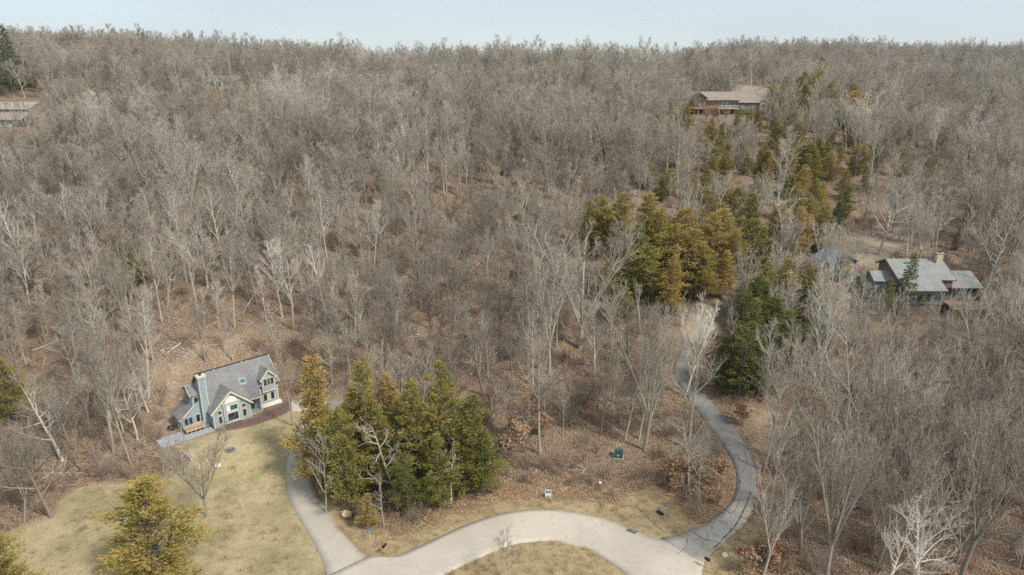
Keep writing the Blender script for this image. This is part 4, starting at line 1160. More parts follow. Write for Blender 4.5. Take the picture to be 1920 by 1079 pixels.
# hand-placed bare trees: foot, top row, style, index, tone, lean, widen, label
NAMED = [
    (388, 968, 790, 'round', 0, .45, (0, .03), 1.15, 'grey bare tree standing alone on the lawn'),
    (97, 972, 775, 'oak', 1, .15, (0, -.05), 1.0, 'dark bare tree at the wood edge left of the lawn'),
    (45, 978, 800, 'vase', 2, .3, (0, -.1), .8, 'bare tree with pale foot at the far left wood edge'),
    (550, 800, 632, 'forest', 0, .4, (0, 0), .9, 'bare tree in front of the parking apron by blue house'),
    (1207, 845, 560, 'vase', 0, .55, (0, .02), 1.1, 'big forked bare tree behind the green utility box'),
    (1012, 852, 590, 'forest', 1, .6, (0, -.02), 1.0, 'straight pale trunked bare tree behind the roadside sign'),
    (1283, 748, 562, 'vase', 1, 1.45, (0, .12), .95, 'white barked tree spreading over the cracked driveway'),
    (1088, 655, 408, 'round', 0, .65, (0, -.05), 1.35, 'very wide domed grey bare tree left of bronze cedars'),
    (1030, 700, 470, 'vase', 0, .75, (0, 0), 1.1, 'pale vase shaped bare tree below the wide domed one'),
    (1648, 478, 335, 'oak', 0, .75, (0, 0), 1.15, 'gnarled pale oak behind the pale roofed house'),
    (1702, 1125, 945, 'oak', 1, 1.45, (0, .04), .95, 'white branched small tree at the lower right'),
    (1652, 1120, 952, 'oak', 0, 1.45, (0, -.06), .8, 'white branched small tree left of its twin, lower right'),
    (1548, 1110, 760, 'vase', 0, .2, (0, -.04), 1.0, 'tall vase shaped bare tree right of the driveway mouth'),
    (1640, 1070, 770, 'vase', 1, .2, (0, .05), 1.0, 'tall bare tree rising behind the white branched pair'),
    (1500, 1040, 765, 'vase', 2, .2, (0, -.08), 1.1, 'broad bare tree leaning left near the driveway mouth'),
    (1440, 990, 770, 'pole', 0, .7, (0, 0), .9, 'slim bare tree just right of the driveway bend'),
    (1432, 885, 640, 'forest', 3, .6, (0, .02), .9, 'thin pale bare tree by the driveway bend'),
    (1800, 1090, 750, 'vase', 0, .2, (0, .1), 1.0, 'tall bare tree leaning right in the lower right woods'),
    (1480, 870, 640, 'vase', 1, .55, (0, -.12), 1.1, 'wide fan of pale limbs below the dark cedars'),
    (1590, 900, 600, 'round', 1, .5, (0, 0), 1.0, 'rounded grey bare tree in the right hand woods'),
    (1290, 925, 775, 'oak', 1, .65, (0, -.08), .9, 'low spreading bare tree among russet leaves by driveway'),
    (612, 962, 815, 'oak', 1, .9, (0, 0), .6, 'pale dead tree at the left of driveway cedars'),
    (752, 945, 778, 'snag', 0, .7, (0, .15), 1.3, 'grey dead tree between the driveway cedars'),
    (845, 945, 812, 'snag', 0, 1.5, (0, .06), 1.0, 'bleached dead snag before the right driveway cedars'),
    (720, 990, 890, 'snag', 0, .6, (0, -.1), .9, 'short dead tree left of the round green cedar'),
    (955, 1092, 992, 'oak', 1, .35, (0, 0), .75, 'little bare tree on the grassy island'),
    (388, 650, 545, 'pole', 1, .7, (0, -.2), .7, 'pale pole leaning left on the slope above blue house'),
    (285, 575, 430, 'forest', 0, .5, (0, -.06), .9, 'forked trunk on the slope above left of house'),
    (440, 615, 440, 'forest', 2, .45, (0, 0), .9, 'dark straight trunk on the slope above blue house'),
    (437, 680, 560, 'forest', 3, .55, (0, .02), .8, 'pale twin trunk rising behind the blue house roof'),
    (215, 850, 600, 'vase', 1, .35, (0, -.08), .95, 'tall bare tree in the thicket left of the terrace'),
    (245, 870, 650, 'forest', 1, .35, (0, -.1), .9, 'leaning bare tree at the thicket edge above the lawn'),
    (470, 330, 195, 'oak', 0, .7, (0, 0), .9, 'pale broad crowned oak high on the left slope'),
    (165, 420, 250, 'oak', 1, .6, (0, .06), .95, 'pale gnarled oak on the upper left slope'),
    (95, 345, 190, 'oak', 0, .6, (0, -.08), .9, 'leaning pale oak below the tan roofed house'),
    (1545, 690, 490, 'forest', 0, .6, (0, 0), 1.0, 'slender pale tree before the cedars right of centre'),
    (1462, 490, 350, 'oak', 1, .95, (0, 0), .9, 'whitish gnarled tree in the cedars above the drive'),
    (1290, 470, 340, 'vase', 1, 1.0, (0, 0), .8, 'white limbed tree above the bronze cedars'),
    (1840, 560, 380, 'oak', 0, .5, (0, .04), 1.0, 'dark bare tree at the right end of pale roofed house'),
    (1760, 660, 545, 'round', 1, .6, (0, 0), 1.0, 'grey bare tree in front of the brown deck'),
]
n_bare = 0
for fx_, fy_, ty, st, k, tone, lean, wd, lab in NAMED:
    p = at(fx_, fy_); h = height_to(p, ty)
    put_tree('bare_tree', FORMS[BY[st][k % len(BY[st])]], p[0], p[1], h, lab, 'tree', 'bare trees', tone=tone, lean=lean, widen=wd)
    OCC.append((p[0], p[1], 2.6)); USED.add(lab); n_bare += 1

# the rest of the wood: a jittered spread of feet over the hill, kept off grass, paving and houses
rng = np.random.default_rng(11)
def spread(step, jitter, y0, y1, xw):
    ys = np.arange(y0, y1, step); out = []
    for yy in ys:
        lim = min(xw, yy * .86 + 14)
        xs = np.arange(-lim, lim, step)
        out.append(np.stack([xs + rng.uniform(-jitter, jitter, len(xs)), yy + rng.uniform(-jitter, jitter, len(xs))], 1))
    return np.concatenate(out)
UB = at(1160, 858)
ROADS = [[p for p in OUT] + INN[::-1], DL + DR[::-1], RL + RR[::-1], TL + TR[::-1]]
def allowed(P, grass_margin, road_margin, keep=True):
    ok = np.ones(len(P), bool)
    X, Y = P[:, 0], P[:, 1]
    for z_ in (LAWN, VERGE, ISLAND, VERGE_R, GRAVEL, CLEAR_R, FIELD, WALK_R):
        ok &= sdist(z_, X, Y) < -grass_margin
    for r_ in ROADS:
        ok &= sdist(r_, X, Y) < -road_margin
    for (hx, hy, r_) in ((_bx[0], _bx[1], 9.0), (_bx[0] - 5, _bx[1] - 3, 7.0), (84.5, 135, 10.5), (76, 135, 7), (92, 134, 8), (71.5, 144, 5.5), (81, 266, 9), (70, 266, 8), (92, 266, 8), (UB[0], UB[1], 2.6), (UB[0] - .6, UB[1] - 2.4, 2.0), (LH_P[0], LH_P[1] + 3, 8), (UH_P[0], UH_P[1] + 2, 8)):
        ok &= np.hypot(X - hx, Y - hy) > r_
    if keep:
        for (hx, hy, r_) in OCC:
            ok &= np.hypot(X - hx, Y - hy) > r_
    return ok
near = spread(4.3, 2.1, 60, 235, 400)
far = spread(5.2, 2.5, 235, 430, 400)
vfar = spread(8.0, 3.6, 430, 720, 520)
P = np.concatenate([near, far, vfar])
P = P[allowed(P, 1.5, 2.2)]
zz = H(P[:, 0], P[:, 1])
# far ground hidden behind the main ridge needs no trees
hid = (P[:, 1] > 470) & (P[:, 0] < 90)
P, zz = P[~hid], zz[~hid]
# thin the open slope above the blue house and the russet bank behind the sign
bx_, by_, _ = project(P[:, 0], P[:, 1], zz)
dens = np.ones(len(P))
dens[(np.abs(bx_ - 390) < 130) & (np.abs(by_ - 640) < 90)] = .6
dens[(bx_ > 860) & (bx_ < 1260) & (by_ > 850)] = .25
dens[(bx_ > 900) & (bx_ < 1260) & (by_ > 878)] = .0
dens[(bx_ > 280) & (bx_ < 560) & (by_ > 690)] = .0
dens[(bx_ > 560) & (bx_ < 940) & (by_ > 800)] = .1
dens[(bx_ < 300) & (by_ > 900)] = .35
dens[(bx_ > 1240) & (bx_ < 1330) & (by_ > 560) & (by_ < 720)] = .45
dens[(bx_ > 1690) & (bx_ < 1840) & (by_ > 595) & (by_ < 650)] = .3
dens[(bx_ > 1270) & (bx_ < 1450) & (by_ > 205) & (by_ < 245)] = .25
dens[(bx_ > 0) & (bx_ < 120) & (by_ > 225) & (by_ < 270)] = .3
dens[(bx_ > 380) & (bx_ < 480) & (by_ > 160) & (by_ < 195)] = .2
dens[(bx_ > 1440) & (bx_ < 1625) & (by_ > 140) & (by_ < 380)] = .38
dens[(bx_ > 1625) & (bx_ < 1810) & (by_ > 200) & (by_ < 345)] = .55
dens[(bx_ > 1085) & (bx_ < 1395) & (by_ > 400) & (by_ < 585)] = .35
dens[(bx_ > 1390) & (bx_ < 1600) & (by_ > 380) & (by_ < 490)] = .5
dens[(bx_ > 1300) & (bx_ < 1440) & (by_ > 240) & (by_ < 350)] = .6
dens[P[:, 1] < 62] = .0
keep = rng.random(len(P)) < dens
P, zz, bx_, by_ = P[keep], zz[keep], bx_[keep], by_[keep]
# the mix of forms changes over the hill
def pick(x, y, px, py, r):
    q = r.random()
    if px > 1380 and py > 560: tab = (('vase', .55), ('forest', .7), ('round', .8), ('pole', 1))
    elif px < 520 and py < 480: tab = (('oak', .32), ('forest', .55), ('round', .75), ('pole', 1))
    elif py < 330: tab = (('forest', .3), ('round', .68), ('vase', .78), ('oak', .92), ('pole', 1))
    else: tab = (('forest', .32), ('vase', .46), ('round', .54), ('oak', .58), ('snag', .62), ('pole', 1))
    for s_, c_ in tab:
        if q < c_: return s_
rr = random.Random(5)
VIEWS = [(1268, 1448, 158, 216, .85), (1580, 1700, 465, 575, .5), (1665, 1835, 465, 575, .8), (1258, 1345, 640, 790, .6), (0, 78, 190, 244, .75), (395, 465, 142, 172, .8), (1290, 1380, 525, 590, .65),
         (1290, 1420, 800, 985, .3), (1148, 1174, 835, 862, .97), (0, 62, 672, 788, .95), (60, 110, 672, 700, .5), (1085, 1395, 375, 560, .8), (1440, 1625, 125, 360, .85), (1390, 1600, 340, 480, .55), (1390, 1545, 490, 740, .65), (0, 62, 50, 150, .8), (1620, 1810, 190, 320, .6), (1300, 1450, 240, 350, .6), (680, 705, 135, 160, .5), (975, 1010, 128, 150, .5), (560, 650, 735, 775, .8)]
TREES = []
for (x, y), z, px, py in zip(P, zz, bx_, by_):
    rr = random.Random(int(abs(x) * 1000) * 7919 + int(y * 1000))
    st = pick(x, y, px, py, rr); k = rr.choice(BY[st])
    f = FORMS[k]
    s = rr.uniform(.62, 1.05)
    if 560 < px < 1250 and 350 < py < 900: s *= .86
    if y > 300: s *= rr.uniform(.8, 1.08)
    top = project(x, y, z + f['h'] * s)[1]; hw = f['h'] * s * .2 * FPX / max(60., y)
    drop = 0.
    for (x0, x1, y0, y1, pr) in VIEWS:
        if px + hw > x0 and px - hw < x1 and top < y1 and py > y1 - 8: drop = max(drop, pr)
    if rr.random() < drop:
        # where a house or the cedars show through, most trees in front are low
        s *= .42
        if project(x, y, z + f['h'] * s)[1] < y1 - 6 and rr.random() < .7: continue
        if rr.random() < .4: continue
    TREES.append((x, y, z, k, s, rr.uniform(0, 6.28), rr.gauss(0, .045), rr.gauss(0, .045), rr.random()))
def seen(t):
    h = FORMS[t[3]]['h'] * t[4]
    px, py, d = project(t[0], t[1], t[2] + h * .65)
    return 5 < px < W - 5 and 5 < py < HT + 20
order = sorted((t for t in TREES if seen(t)), key=lambda t: math.hypot(math.hypot(t[0], t[1]), t[2] - CAM_H) / (FORMS[t[3]]['h'] * t[4]))
ONE = order[:300 - n_bare]
one_ids = set(id(t) for t in ONE)
SHAPE = dict(forest='straight bare tree', vase='vase shaped bare tree', round='round crowned bare tree', oak='gnarled bare oak', pole='slim bare pole tree', snag='broken dead tree')
for t in ONE:
    x, y, z, k, s, rz, lx, ly, tone = t
    f = FORMS[k]; h = f['h'] * s
    px, py, _ = project(x, y, z)
    where = ('above the blue house' if px < 620 and py < 700 else 'left of the blue house' if px < 560 else 'in the right hand woods' if px > 1390 else 'along the cracked driveway' if px > 1180 and py > 600 else
             'behind the driveway cedars' if px < 930 and py > 640 else 'on the middle slope')
    colr = 'pale' if tone > .72 else 'dark' if tone < .28 else 'grey'
    lab = unique(f'{colr} {SHAPE[f["style"]]} {where}, {words(x, y, z + h * .65)}', ['smaller', 'nearer', 'thinner'])
    put_tree('bare_tree', f, x, y, h, lab, 'tree', 'bare trees', tone=tone, rz=rz, lean=(lx, ly), widen=.85 + .4 * ((tone * 7.3) % 1))

# ------------------------------------------------------------------ scattered masses (geometry nodes)
def proto_collection(name, meshes):
    c = bpy.data.collections.new(name)
    for i, me in enumerate(meshes):
        c.objects.link(bpy.data.objects.new('%s_%02d' % (name, i), me))
    return c
def scatter(name, pts, rots, scl, idx, coll, label, cat):
    me = bpy.data.meshes.new(name)
    me.from_pydata([tuple(p) for p in pts], [], [])
    a = me.attributes.new('rot', 'FLOAT_VECTOR', 'POINT'); a.data.foreach_set('vector', np.asarray(rots, np.float32).ravel())
    a = me.attributes.new('scl', 'FLOAT_VECTOR', 'POINT'); a.data.foreach_set('vector', np.asarray(scl, np.float32).ravel())
    a = me.attributes.new('idx', 'INT', 'POINT'); a.data.foreach_set('value', np.asarray(idx, np.int32))
    o = link(bpy.data.objects.new(name, me))
    tag(o, label, cat, None, 'stuff')
    g = bpy.data.node_groups.new(name, 'GeometryNodeTree')
    g.interface.new_socket('Geometry', in_out='INPUT', socket_type='NodeSocketGeometry')
    g.interface.new_socket('Geometry', in_out='OUTPUT', socket_type='NodeSocketGeometry')
    gi, go = g.nodes.new('NodeGroupInput'), g.nodes.new('NodeGroupOutput')
    mp = g.nodes.new('GeometryNodeMeshToPoints'); iop = g.nodes.new('GeometryNodeInstanceOnPoints')
    ci = g.nodes.new('GeometryNodeCollectionInfo'); ci.inputs['Collection'].default_value = coll
    ci.inputs['Separate Children'].default_value = True; ci.inputs['Reset Children'].default_value = True
    iop.inputs['Pick Instance'].default_value = True
    def attr(n_, t_):
        q = g.nodes.new('GeometryNodeInputNamedAttribute'); q.data_type = t_; q.inputs['Name'].default_value = n_
        return [s_ for s_ in q.outputs if s_.enabled and s_.name == 'Attribute'][0]
    e2r = g.nodes.new('FunctionNodeEulerToRotation')
    L_ = g.links.new
    L_(gi.outputs[0], mp.inputs['Mesh']); L_(mp.outputs[0], iop.inputs['Points'])
    L_(ci.outputs[0], iop.inputs['Instance']); L_(attr('idx', 'INT'), iop.inputs['Instance Index'])
    L_(attr('rot', 'FLOAT_VECTOR'), e2r.inputs[0]); L_(e2r.outputs[0], iop.inputs['Rotation'])
    L_(attr('scl', 'FLOAT_VECTOR'), iop.inputs['Scale']); L_(iop.outputs[0], go.inputs[0])
    md = o.modifiers.new('scatter', 'NODES'); md.node_group = g
    return o
REST = [t for t in TREES if id(t) not in one_ids]
scatter('woodland', [t[:3] for t in REST], [(t[6], t[7], t[5]) for t in REST], [(t[4] * (.82 + .5 * t[8]), t[4] * (.82 + .5 * ((t[8] * 7.3) % 1)), t[4]) for t in REST], [t[3] for t in REST],
        proto_collection('woodland_form', [f['all'] for f in FORMS]), 'bare grey winter woodland covering the upper hillside to the skyline', 'woodland')

B = np.concatenate([spread(2.6, 1.3, 62, 170, 200), spread(4.5, 2.2, 170, 330, 330)])
B = B[allowed(B, .6, 1.2, False)]
bz_ = H(B[:, 0], B[:, 1])
qx, qy, _ = project(B[:, 0], B[:, 1], bz_)
kp = rng.random(len(B)) < np.where((np.abs(qx - 390) < 120) & (np.abs(qy - 660) < 80), .12, np.where((qx < 420) & (qy > 730), .95, .62))
B, bz_ = B[kp], bz_[kp]
bs_ = rng.uniform(.55, 1.25, len(B))
scatter('undergrowth', np.column_stack([B, bz_]), np.column_stack([rng.normal(0, .1, (len(B), 2)), rng.uniform(0, 6.28, len(B))]), np.column_stack([bs_ * 1.2, bs_ * 1.2, bs_]), rng.integers(0, len(BRUSH), len(B)),
        proto_collection('undergrowth_form', BRUSH), 'leafless brown brush filling the woodland floor between the trees', 'undergrowth')

# dry grass, fallen leaves and sticks
M_STRAW = bark('dry_grass', False, [(.26, .19, .10), (.38, .29, .16), (.48, .38, .23), (.52, .43, .29)], .6)
TUFT = []
for i in range(4):
    r_ = random.Random(500 + i); mb = MB(); hh = (.35, .5, .8, 1.1)[i]
    for k in range(26):
        p_ = Vector((r_.gauss(0, .22), r_.gauss(0, .22), -.03))
        d_ = Vector((r_.uniform(-.5, .5), r_.uniform(-.5, .5), 1)).normalized()
        mb.cone(p_, p_ + d_ * hh * r_.uniform(.5, 1.1), .014)
    TUFT.append(mb.mesh('tuft', M_STRAW))
LEAFP = []
for i in range(4):
    r_ = random.Random(600 + i); mb = MB()
    for k in range(70):
        q = Vector((r_.gauss(0, .7), r_.gauss(0, .7), r_.uniform(.02, .14)))
        a_ = Vector((r_.gauss(0, 1), r_.gauss(0, 1), r_.gauss(0, .35))).normalized(); b_ = a_.cross(Vector((r_.gauss(0, .4), r_.gauss(0, .4), 1))).normalized()
        s_ = r_.uniform(.07, .15); a_ *= s_; b_ *= s_ * .6
        n_ = len(mb.v)
        mb.v += [tuple(q - a_), tuple(q + b_ + Vector((0, 0, .03))), tuple(q + a_), tuple(q - b_ + Vector((0, 0, .03)))]
        mb.f += [(n_, n_ + 1, n_ + 2), (n_, n_ + 2, n_ + 3)]; mb.m += [0, 0]
    LEAFP.append(mb.mesh('leaf_patch', M_LEAF))
STICK = []
for i in range(5):
    r_ = random.Random(650 + i); mb = MB()
    for k in range(5):
        p_ = Vector((r_.gauss(0, 1.3), r_.gauss(0, 1.3), .06)); a_ = r_.uniform(0, 6.28); L_ = r_.uniform(.8, 3.4)
        q_ = p_ + Vector((math.cos(a_) * L_, math.sin(a_) * L_, r_.uniform(-.02, .25)))
        m_ = p_.lerp(q_, .5) + Vector((r_.uniform(-.15, .15), r_.uniform(-.15, .15), .04))
        w_ = r_.uniform(.025, .06)
        mb.tube([p_, m_, q_], [w_, w_ * .8, w_ * .4], 4)
        mb.cone(m_, m_ + Vector((r_.uniform(-.6, .6), r_.uniform(-.6, .6), r_.uniform(.05, .5))), w_ * .5)
    STICK.append(mb.mesh('sticks', M_DEAD))
def scatter_on(name, step, y0, y1, xw, meshes, smin, smax, prob, gm, rm, label, cat):
    Q = spread(step, step * .5, y0, y1, xw)
    Q = Q[allowed(Q, gm, rm, False)]
    z_ = H(Q[:, 0], Q[:, 1]); ux, uy, _ = project(Q[:, 0], Q[:, 1], z_)
    Q_, k_ = Q, rng.random(len(Q)) < prob(Q[:, 0], Q[:, 1], ux, uy)
    Q_, z_ = Q[k_], z_[k_]
    s_ = rng.uniform(smin, smax, len(Q_))
    # lie along the slope
    gx = (H(Q_[:, 0] + .5, Q_[:, 1]) - H(Q_[:, 0] - .5, Q_[:, 1])); gy = (H(Q_[:, 0], Q_[:, 1] + .5) - H(Q_[:, 0], Q_[:, 1] - .5))
    scatter(name, np.column_stack([Q_, z_]), np.column_stack([np.arctan(gy), -np.arctan(gx), rng.uniform(0, 6.28, len(Q_)) * 0]), np.column_stack([s_, s_, s_]), rng.integers(0, len(meshes), len(Q_)), proto_collection(name + '_form', meshes), label, cat)
def in_any(polys, x, y, grow=0.):
    v = np.full(len(x), -1e9)
    for p_ in polys: v = np.maximum(v, sdist(p_, x, y))
    return v > -grow
scatter_on('fallen_leaves', 1.25, 64, 150, 130, LEAFP, .7, 1.3, lambda x, y, u, v: np.where(in_any([RUSSET, RUSSET2, RUSSET3], x, y, 1.5), 1., np.where(y < 120, .42, .25)), .2, .3, 'russet fallen leaves lying over the woodland floor', 'leaves')
scatter_on('fallen_sticks', 3.2, 66, 210, 190, STICK, .6, 1.3, lambda x, y, u, v: np.where((np.abs(u - 380) < 140) & (np.abs(v - 670) < 90), .95, .5), .5, 1., 'bleached sticks and twigs strewn over the woodland floor', 'sticks')
DRY = [(728, 1012), (735, 975), (790, 955), (860, 935), (905, 940), (840, 970), (790, 995)]
scatter_on('dry_grass', .56, 60, 104, 90, TUFT, .6, 1.2, lambda x, y, u, v: np.where(in_any([DRY], x, y), .95, np.where(in_any([VERGE, VERGE_R, ISLAND], x, y, 1.4), .5, np.where(in_any([LAWN], x, y, .8), .1, np.where(in_any([RUSSET, RUSSET2], x, y, 1), .35, .03)))), -60.0, .02, 'tufts of straw coloured dry grass along the verges', 'grass')

# ------------------------------------------------------------------ russet shrubs that keep their dead leaves
SHR = [(1000, 800, 0), (985, 850, 1), (955, 862, 2), (1018, 822, 2), (970, 830, 0), (1100, 785, 0), (1122, 765, 1), (1330, 928, 2), (1300, 945, 2), (1352, 908, 0), (1322, 895, 2), (1290, 908, 0), (1345, 948, 2), (1312, 915, 2), (1268, 925, 2), (1445, 1068, 2), (1420, 1052, 2), (1402, 1078, 2), (1465, 1062, 2),
       (205, 205, 1), (182, 200, 1), (230, 208, 0), (1338, 234, 1), (1690, 765, 0), (1660, 778, 1), (1625, 745, 0), (925, 905, 2), (1255, 905, 2), (885, 870, 0), (1390, 800, 2)]
for i, (sx_, sy_, k) in enumerate(SHR):
    p = at(sx_, sy_); f = RUSSETS[k]; sc = (.62, .8, .7, .9)[i % 4] if sy_ > 870 else .95
    where = ('by the cracked driveway' if 1240 < sx_ < 1400 and sy_ > 780 else 'below the fire hydrant' if sx_ > 1400 and sy_ > 1000 else 'in the left skyline wood' if sx_ < 300 else 'under the brown ridge house' if sy_ < 300 else 'in the right hand woods' if sx_ > 1500 else 'on the bank behind the sign')
    lab = unique(f'russet leaved oak shrub {where}, {words(p[0], p[1], p[2] + 1)}', ['small'])
    o = put_tree('leafy_shrub', f, p[0], p[1], f['h'] * sc, lab, 'shrub', 'russet leaved shrubs', parts=('stems', 'leaves'))

# ------------------------------------------------------------------ small things along the road
def stand(px, py, rz=0.0):
    p = at(px, py)
    return (p[0], p[1], p[2]), rz
M_NAVY = plain('navy_print', (.02, .025, .06), .5, .1)
M_BLACK = plain('black_paint', (.02, .02, .022), .45, .2)
M_GREENB = plain('green_enamel', (.03, .105, .085), .5, .15)
M_RED = plain('red_enamel', (.50, .02, .03), .4, .12)
M_BLUEP = plain('blue_reflective_plate', (.10, .20, .32), .4, .1)
M_POST = plain('grey_post', (.52, .50, .47), .7, .15)
M_ROCK = plain('buff_rock', (.60, .48, .28), .9, .25, 2.5, bmp=.1)
M_WROCK = plain('pale_rock', (.62, .60, .52), .9, .2, 3, bmp=.05)

p, _ = stand(1028, 936)
o = empty('property_sign', p, R(3)); tag(o, 'white framed property sign with navy header beside the curved road', 'sign')
fr = MB()
fr.box(-.42, -.36, -.03, .03, -.3, 1.28); fr.box(.36, .42, -.03, .03, -.3, 1.28); fr.box(-.36, .36, -.03, .03, 1.22, 1.28); fr.box(-.36, .36, -.03, .03, .12, .18)
fr.build('frame', M_WHITE, o)
bd = MB().box(-.355, .355, -.015, .015, .185, 1.215).build('board', M_WHITE, o)
MB().box(-.32, .32, -.022, -.017, .82, 1.17).build('header', M_NAVY, bd)
MB().solid([(.22 * math.cos(t), -.028, 1.02 + .09 * math.sin(t)) for t in np.linspace(0, 2 * math.pi, 20, endpoint=False)], (0, .004, 0)).build('emblem', plain('pale_emblem', (.5, .52, .58), .5, .1), bd)
MB().box(-.3, .3, -.022, -.017, .24, .32).build('footer_bar', M_NAVY, bd)

def mailbox(px, py, rz, label):
    p, _ = stand(px, py)
    o = empty('mailbox', p, R(rz)); tag(o, label, 'mailbox')
    MB().box(-.05, .05, -.05, .05, -.3, 1.05).build('post', M_TANW, o)
    MB().box(-.06, .06, -.35, .3, 1.05, 1.1).build('bracket', M_TANW, o)
    prof = [(.14 * math.cos(t), -.36, 1.26 + .12 * math.sin(t)) for t in np.linspace(0, math.pi, 9)] + [(-.14, -.36, 1.102), (.14, -.36, 1.102)]
    b_ = MB().solid(prof, (0, .66, 0)).build('box', M_BLACK, o)
    MB().box(-.12, .12, -.385, -.365, 1.12, 1.33).build('door', M_BLACK, b_)
    MB().box(.145, .16, -.1, .05, 1.2, 1.38).build('flag', M_RED, b_)
    return o
mailbox(722, 1041, -25, 'black mailbox on a wooden post at the concrete driveway mouth')
mailbox(1324, 1066, 40, 'black mailbox on a post at the cracked driveway mouth')
def marker(px, py, label, h):
    p, _ = stand(px, py)
    o = empty('address_marker', p, R(15)); tag(o, label, 'marker')
    MB().box(-.035, .035, -.02, .02, -.3, h).build('post', M_POST, o)
    MB().box(-.28, .28, -.045, -.022, h - .28, h + .02).build('plate', M_BLUEP, o)
marker(694, 1013, 'blue address plate on a thin post near little golden cedar', 1.6)
marker(1247, 967, 'blue address plate on a post near the cracked driveway', 1.5)
p, _ = stand(1242, 969)
o = empty('drain_pipe', p, R(30)); tag(o, 'short black drain pipe lying by the blue address plate', 'pipe')
prof = [(.24 * math.cos(t), 0, .2 + .24 * math.sin(t)) for t in np.linspace(0, 2 * math.pi, 18, endpoint=False)]
MB().solid(prof, (0, .9, 0)).build('barrel', M_BLACK, o)
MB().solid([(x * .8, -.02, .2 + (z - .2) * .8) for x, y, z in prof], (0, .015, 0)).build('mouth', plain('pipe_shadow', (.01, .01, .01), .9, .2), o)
p, _ = stand(1387, 1040)
o = empty('fire_hydrant', p); tag(o, 'red fire hydrant in the grass right of the cracked driveway', 'hydrant')
hy = MB(); hy.tube([(0, 0, -.1), (0, 0, .06)], [.2, .2], 12); hy.tube([(0, 0, .06), (0, 0, .62)], [.13, .13], 12); hy.tube([(0, 0, .62), (0, 0, .68)], [.17, .17], 12); hy.tube([(0, 0, .68), (0, 0, .78), (0, 0, .86)], [.14, .10, .03], 12)
hy.build('barrel', M_RED, o, True)
MB().tube([(-.24, 0, .48), (.24, 0, .48)], [.07, .07], 8).build('side_outlet', M_RED, o)
MB().tube([(0, -.24, .42), (0, -.1, .42)], [.09, .09], 8).build('front_outlet', M_RED, o)
MB().tube([(0, 0, .85), (0, 0, .93)], [.035, .035], 5).build('bonnet_nut', M_RED, o)
p, _ = stand(1379, 1041)
o = empty('marker_flag', p); tag(o, 'faded pink marker flag just left of the fire hydrant', 'flag')
MB().tube([(0, 0, -.1), (0, 0, 1.1)], [.015, .012], 5).build('staff', M_POST, o)
MB().box(0, .22, -.006, .006, .75, 1.08).build('cloth', plain('faded_pink', (.55, .25, .24), .8, .1), o)

def rock(px, py, r, m, label, flat=.7, seed=1, cat='boulder'):
    rr_ = random.Random(seed); mb = MB()
    n_, k_ = 7, 9
    for i in range(n_ + 1):
        th = math.pi * i / n_
        for j in range(k_):
            ph = 2 * math.pi * j / k_
            q = r * rr_.uniform(.8, 1.15)
            mb.v.append((q * math.sin(th) * math.cos(ph) * 1.2, q * math.sin(th) * math.sin(ph), q * math.cos(th) * flat + r * flat * .45))
    for i in range(n_):
        for j in range(k_):
            mb.f.append((i * k_ + j, (i + 1) * k_ + j, (i + 1) * k_ + (j + 1) % k_, i * k_ + (j + 1) % k_)); mb.m.append(0)
    o = mb.build('boulder', m)
    o.location = at(px, py); o.rotation_euler = (0, 0, seed)
    return tag(o, label, cat)
rock(650, 968, .62, M_ROCK, 'buff yellow boulder in the mulch bed beside the driveway', .8, 3)
rock(1358, 1044, .36, M_WROCK, 'pale boulder in the grass left of the fire hydrant', .7, 4)
rock(408, 876, .5, M_WROCK, 'flat pale stone on the lawn beside the lone tree', .35, 5)

p, _ = stand(1160, 858)
o = empty('utility_box', p, R(-12)); o.scale = (.8, .8, .8); tag(o, 'dark green utility box on a pad among the bare trees', 'utility box')
MB().box(-.95, .95, -.8, .8, -.6, .1).build('pad', M_STONE, o)
cb = MB().solid([(-.75, -.6, .1), (-.75, .6, .1), (-.75, .6, 1.35), (-.75, -.45, 1.2), (-.75, -.6, .95)], (1.5, 0, 0)).build('cabinet', M_GREENB, o)
MB().box(-.8, .8, -.5, .65, 1.36, 1.42).build('lid', M_GREENB, cb)
MB().box(-.3, .05, -.62, -.605, .55, .8).build('label_plate', M_WHITE, cb)
MB().box(.4, .48, -.65, -.6, .5, .7).build('latch', M_METAL, cb)
p, _ = stand(1125, 914)
o = empty('utility_pedestal', p, R(10)); tag(o, 'small green cable pedestal with pale cap behind the sign', 'pedestal')
MB().box(-.16, .16, -.16, .16, -.2, .6).build('cabinet', plain('sage_enamel', (.16, .25, .16), .6, .15), o)
MB().box(-.18, .18, -.18, .18, .6, .7).build('cap', M_WHITE, o)
p, _ = stand(1184, 998)
o = empty('storm_drain', p, R(-32)); tag(o, 'small grey storm drain grate at the outer road edge', 'drain')
MB().box(-.6, .6, -.3, .3, -.05, .1).build('frame', M_METAL, o)
for i in range(7):
    MB().box(-.54 + i * .16, -.46 + i * .16, -.26, .26, .1, .13).build('bar', plain('grate_iron', (.2, .24, .23), .6, .2) if i == 0 else bpy.data.materials['grate_iron'], o)

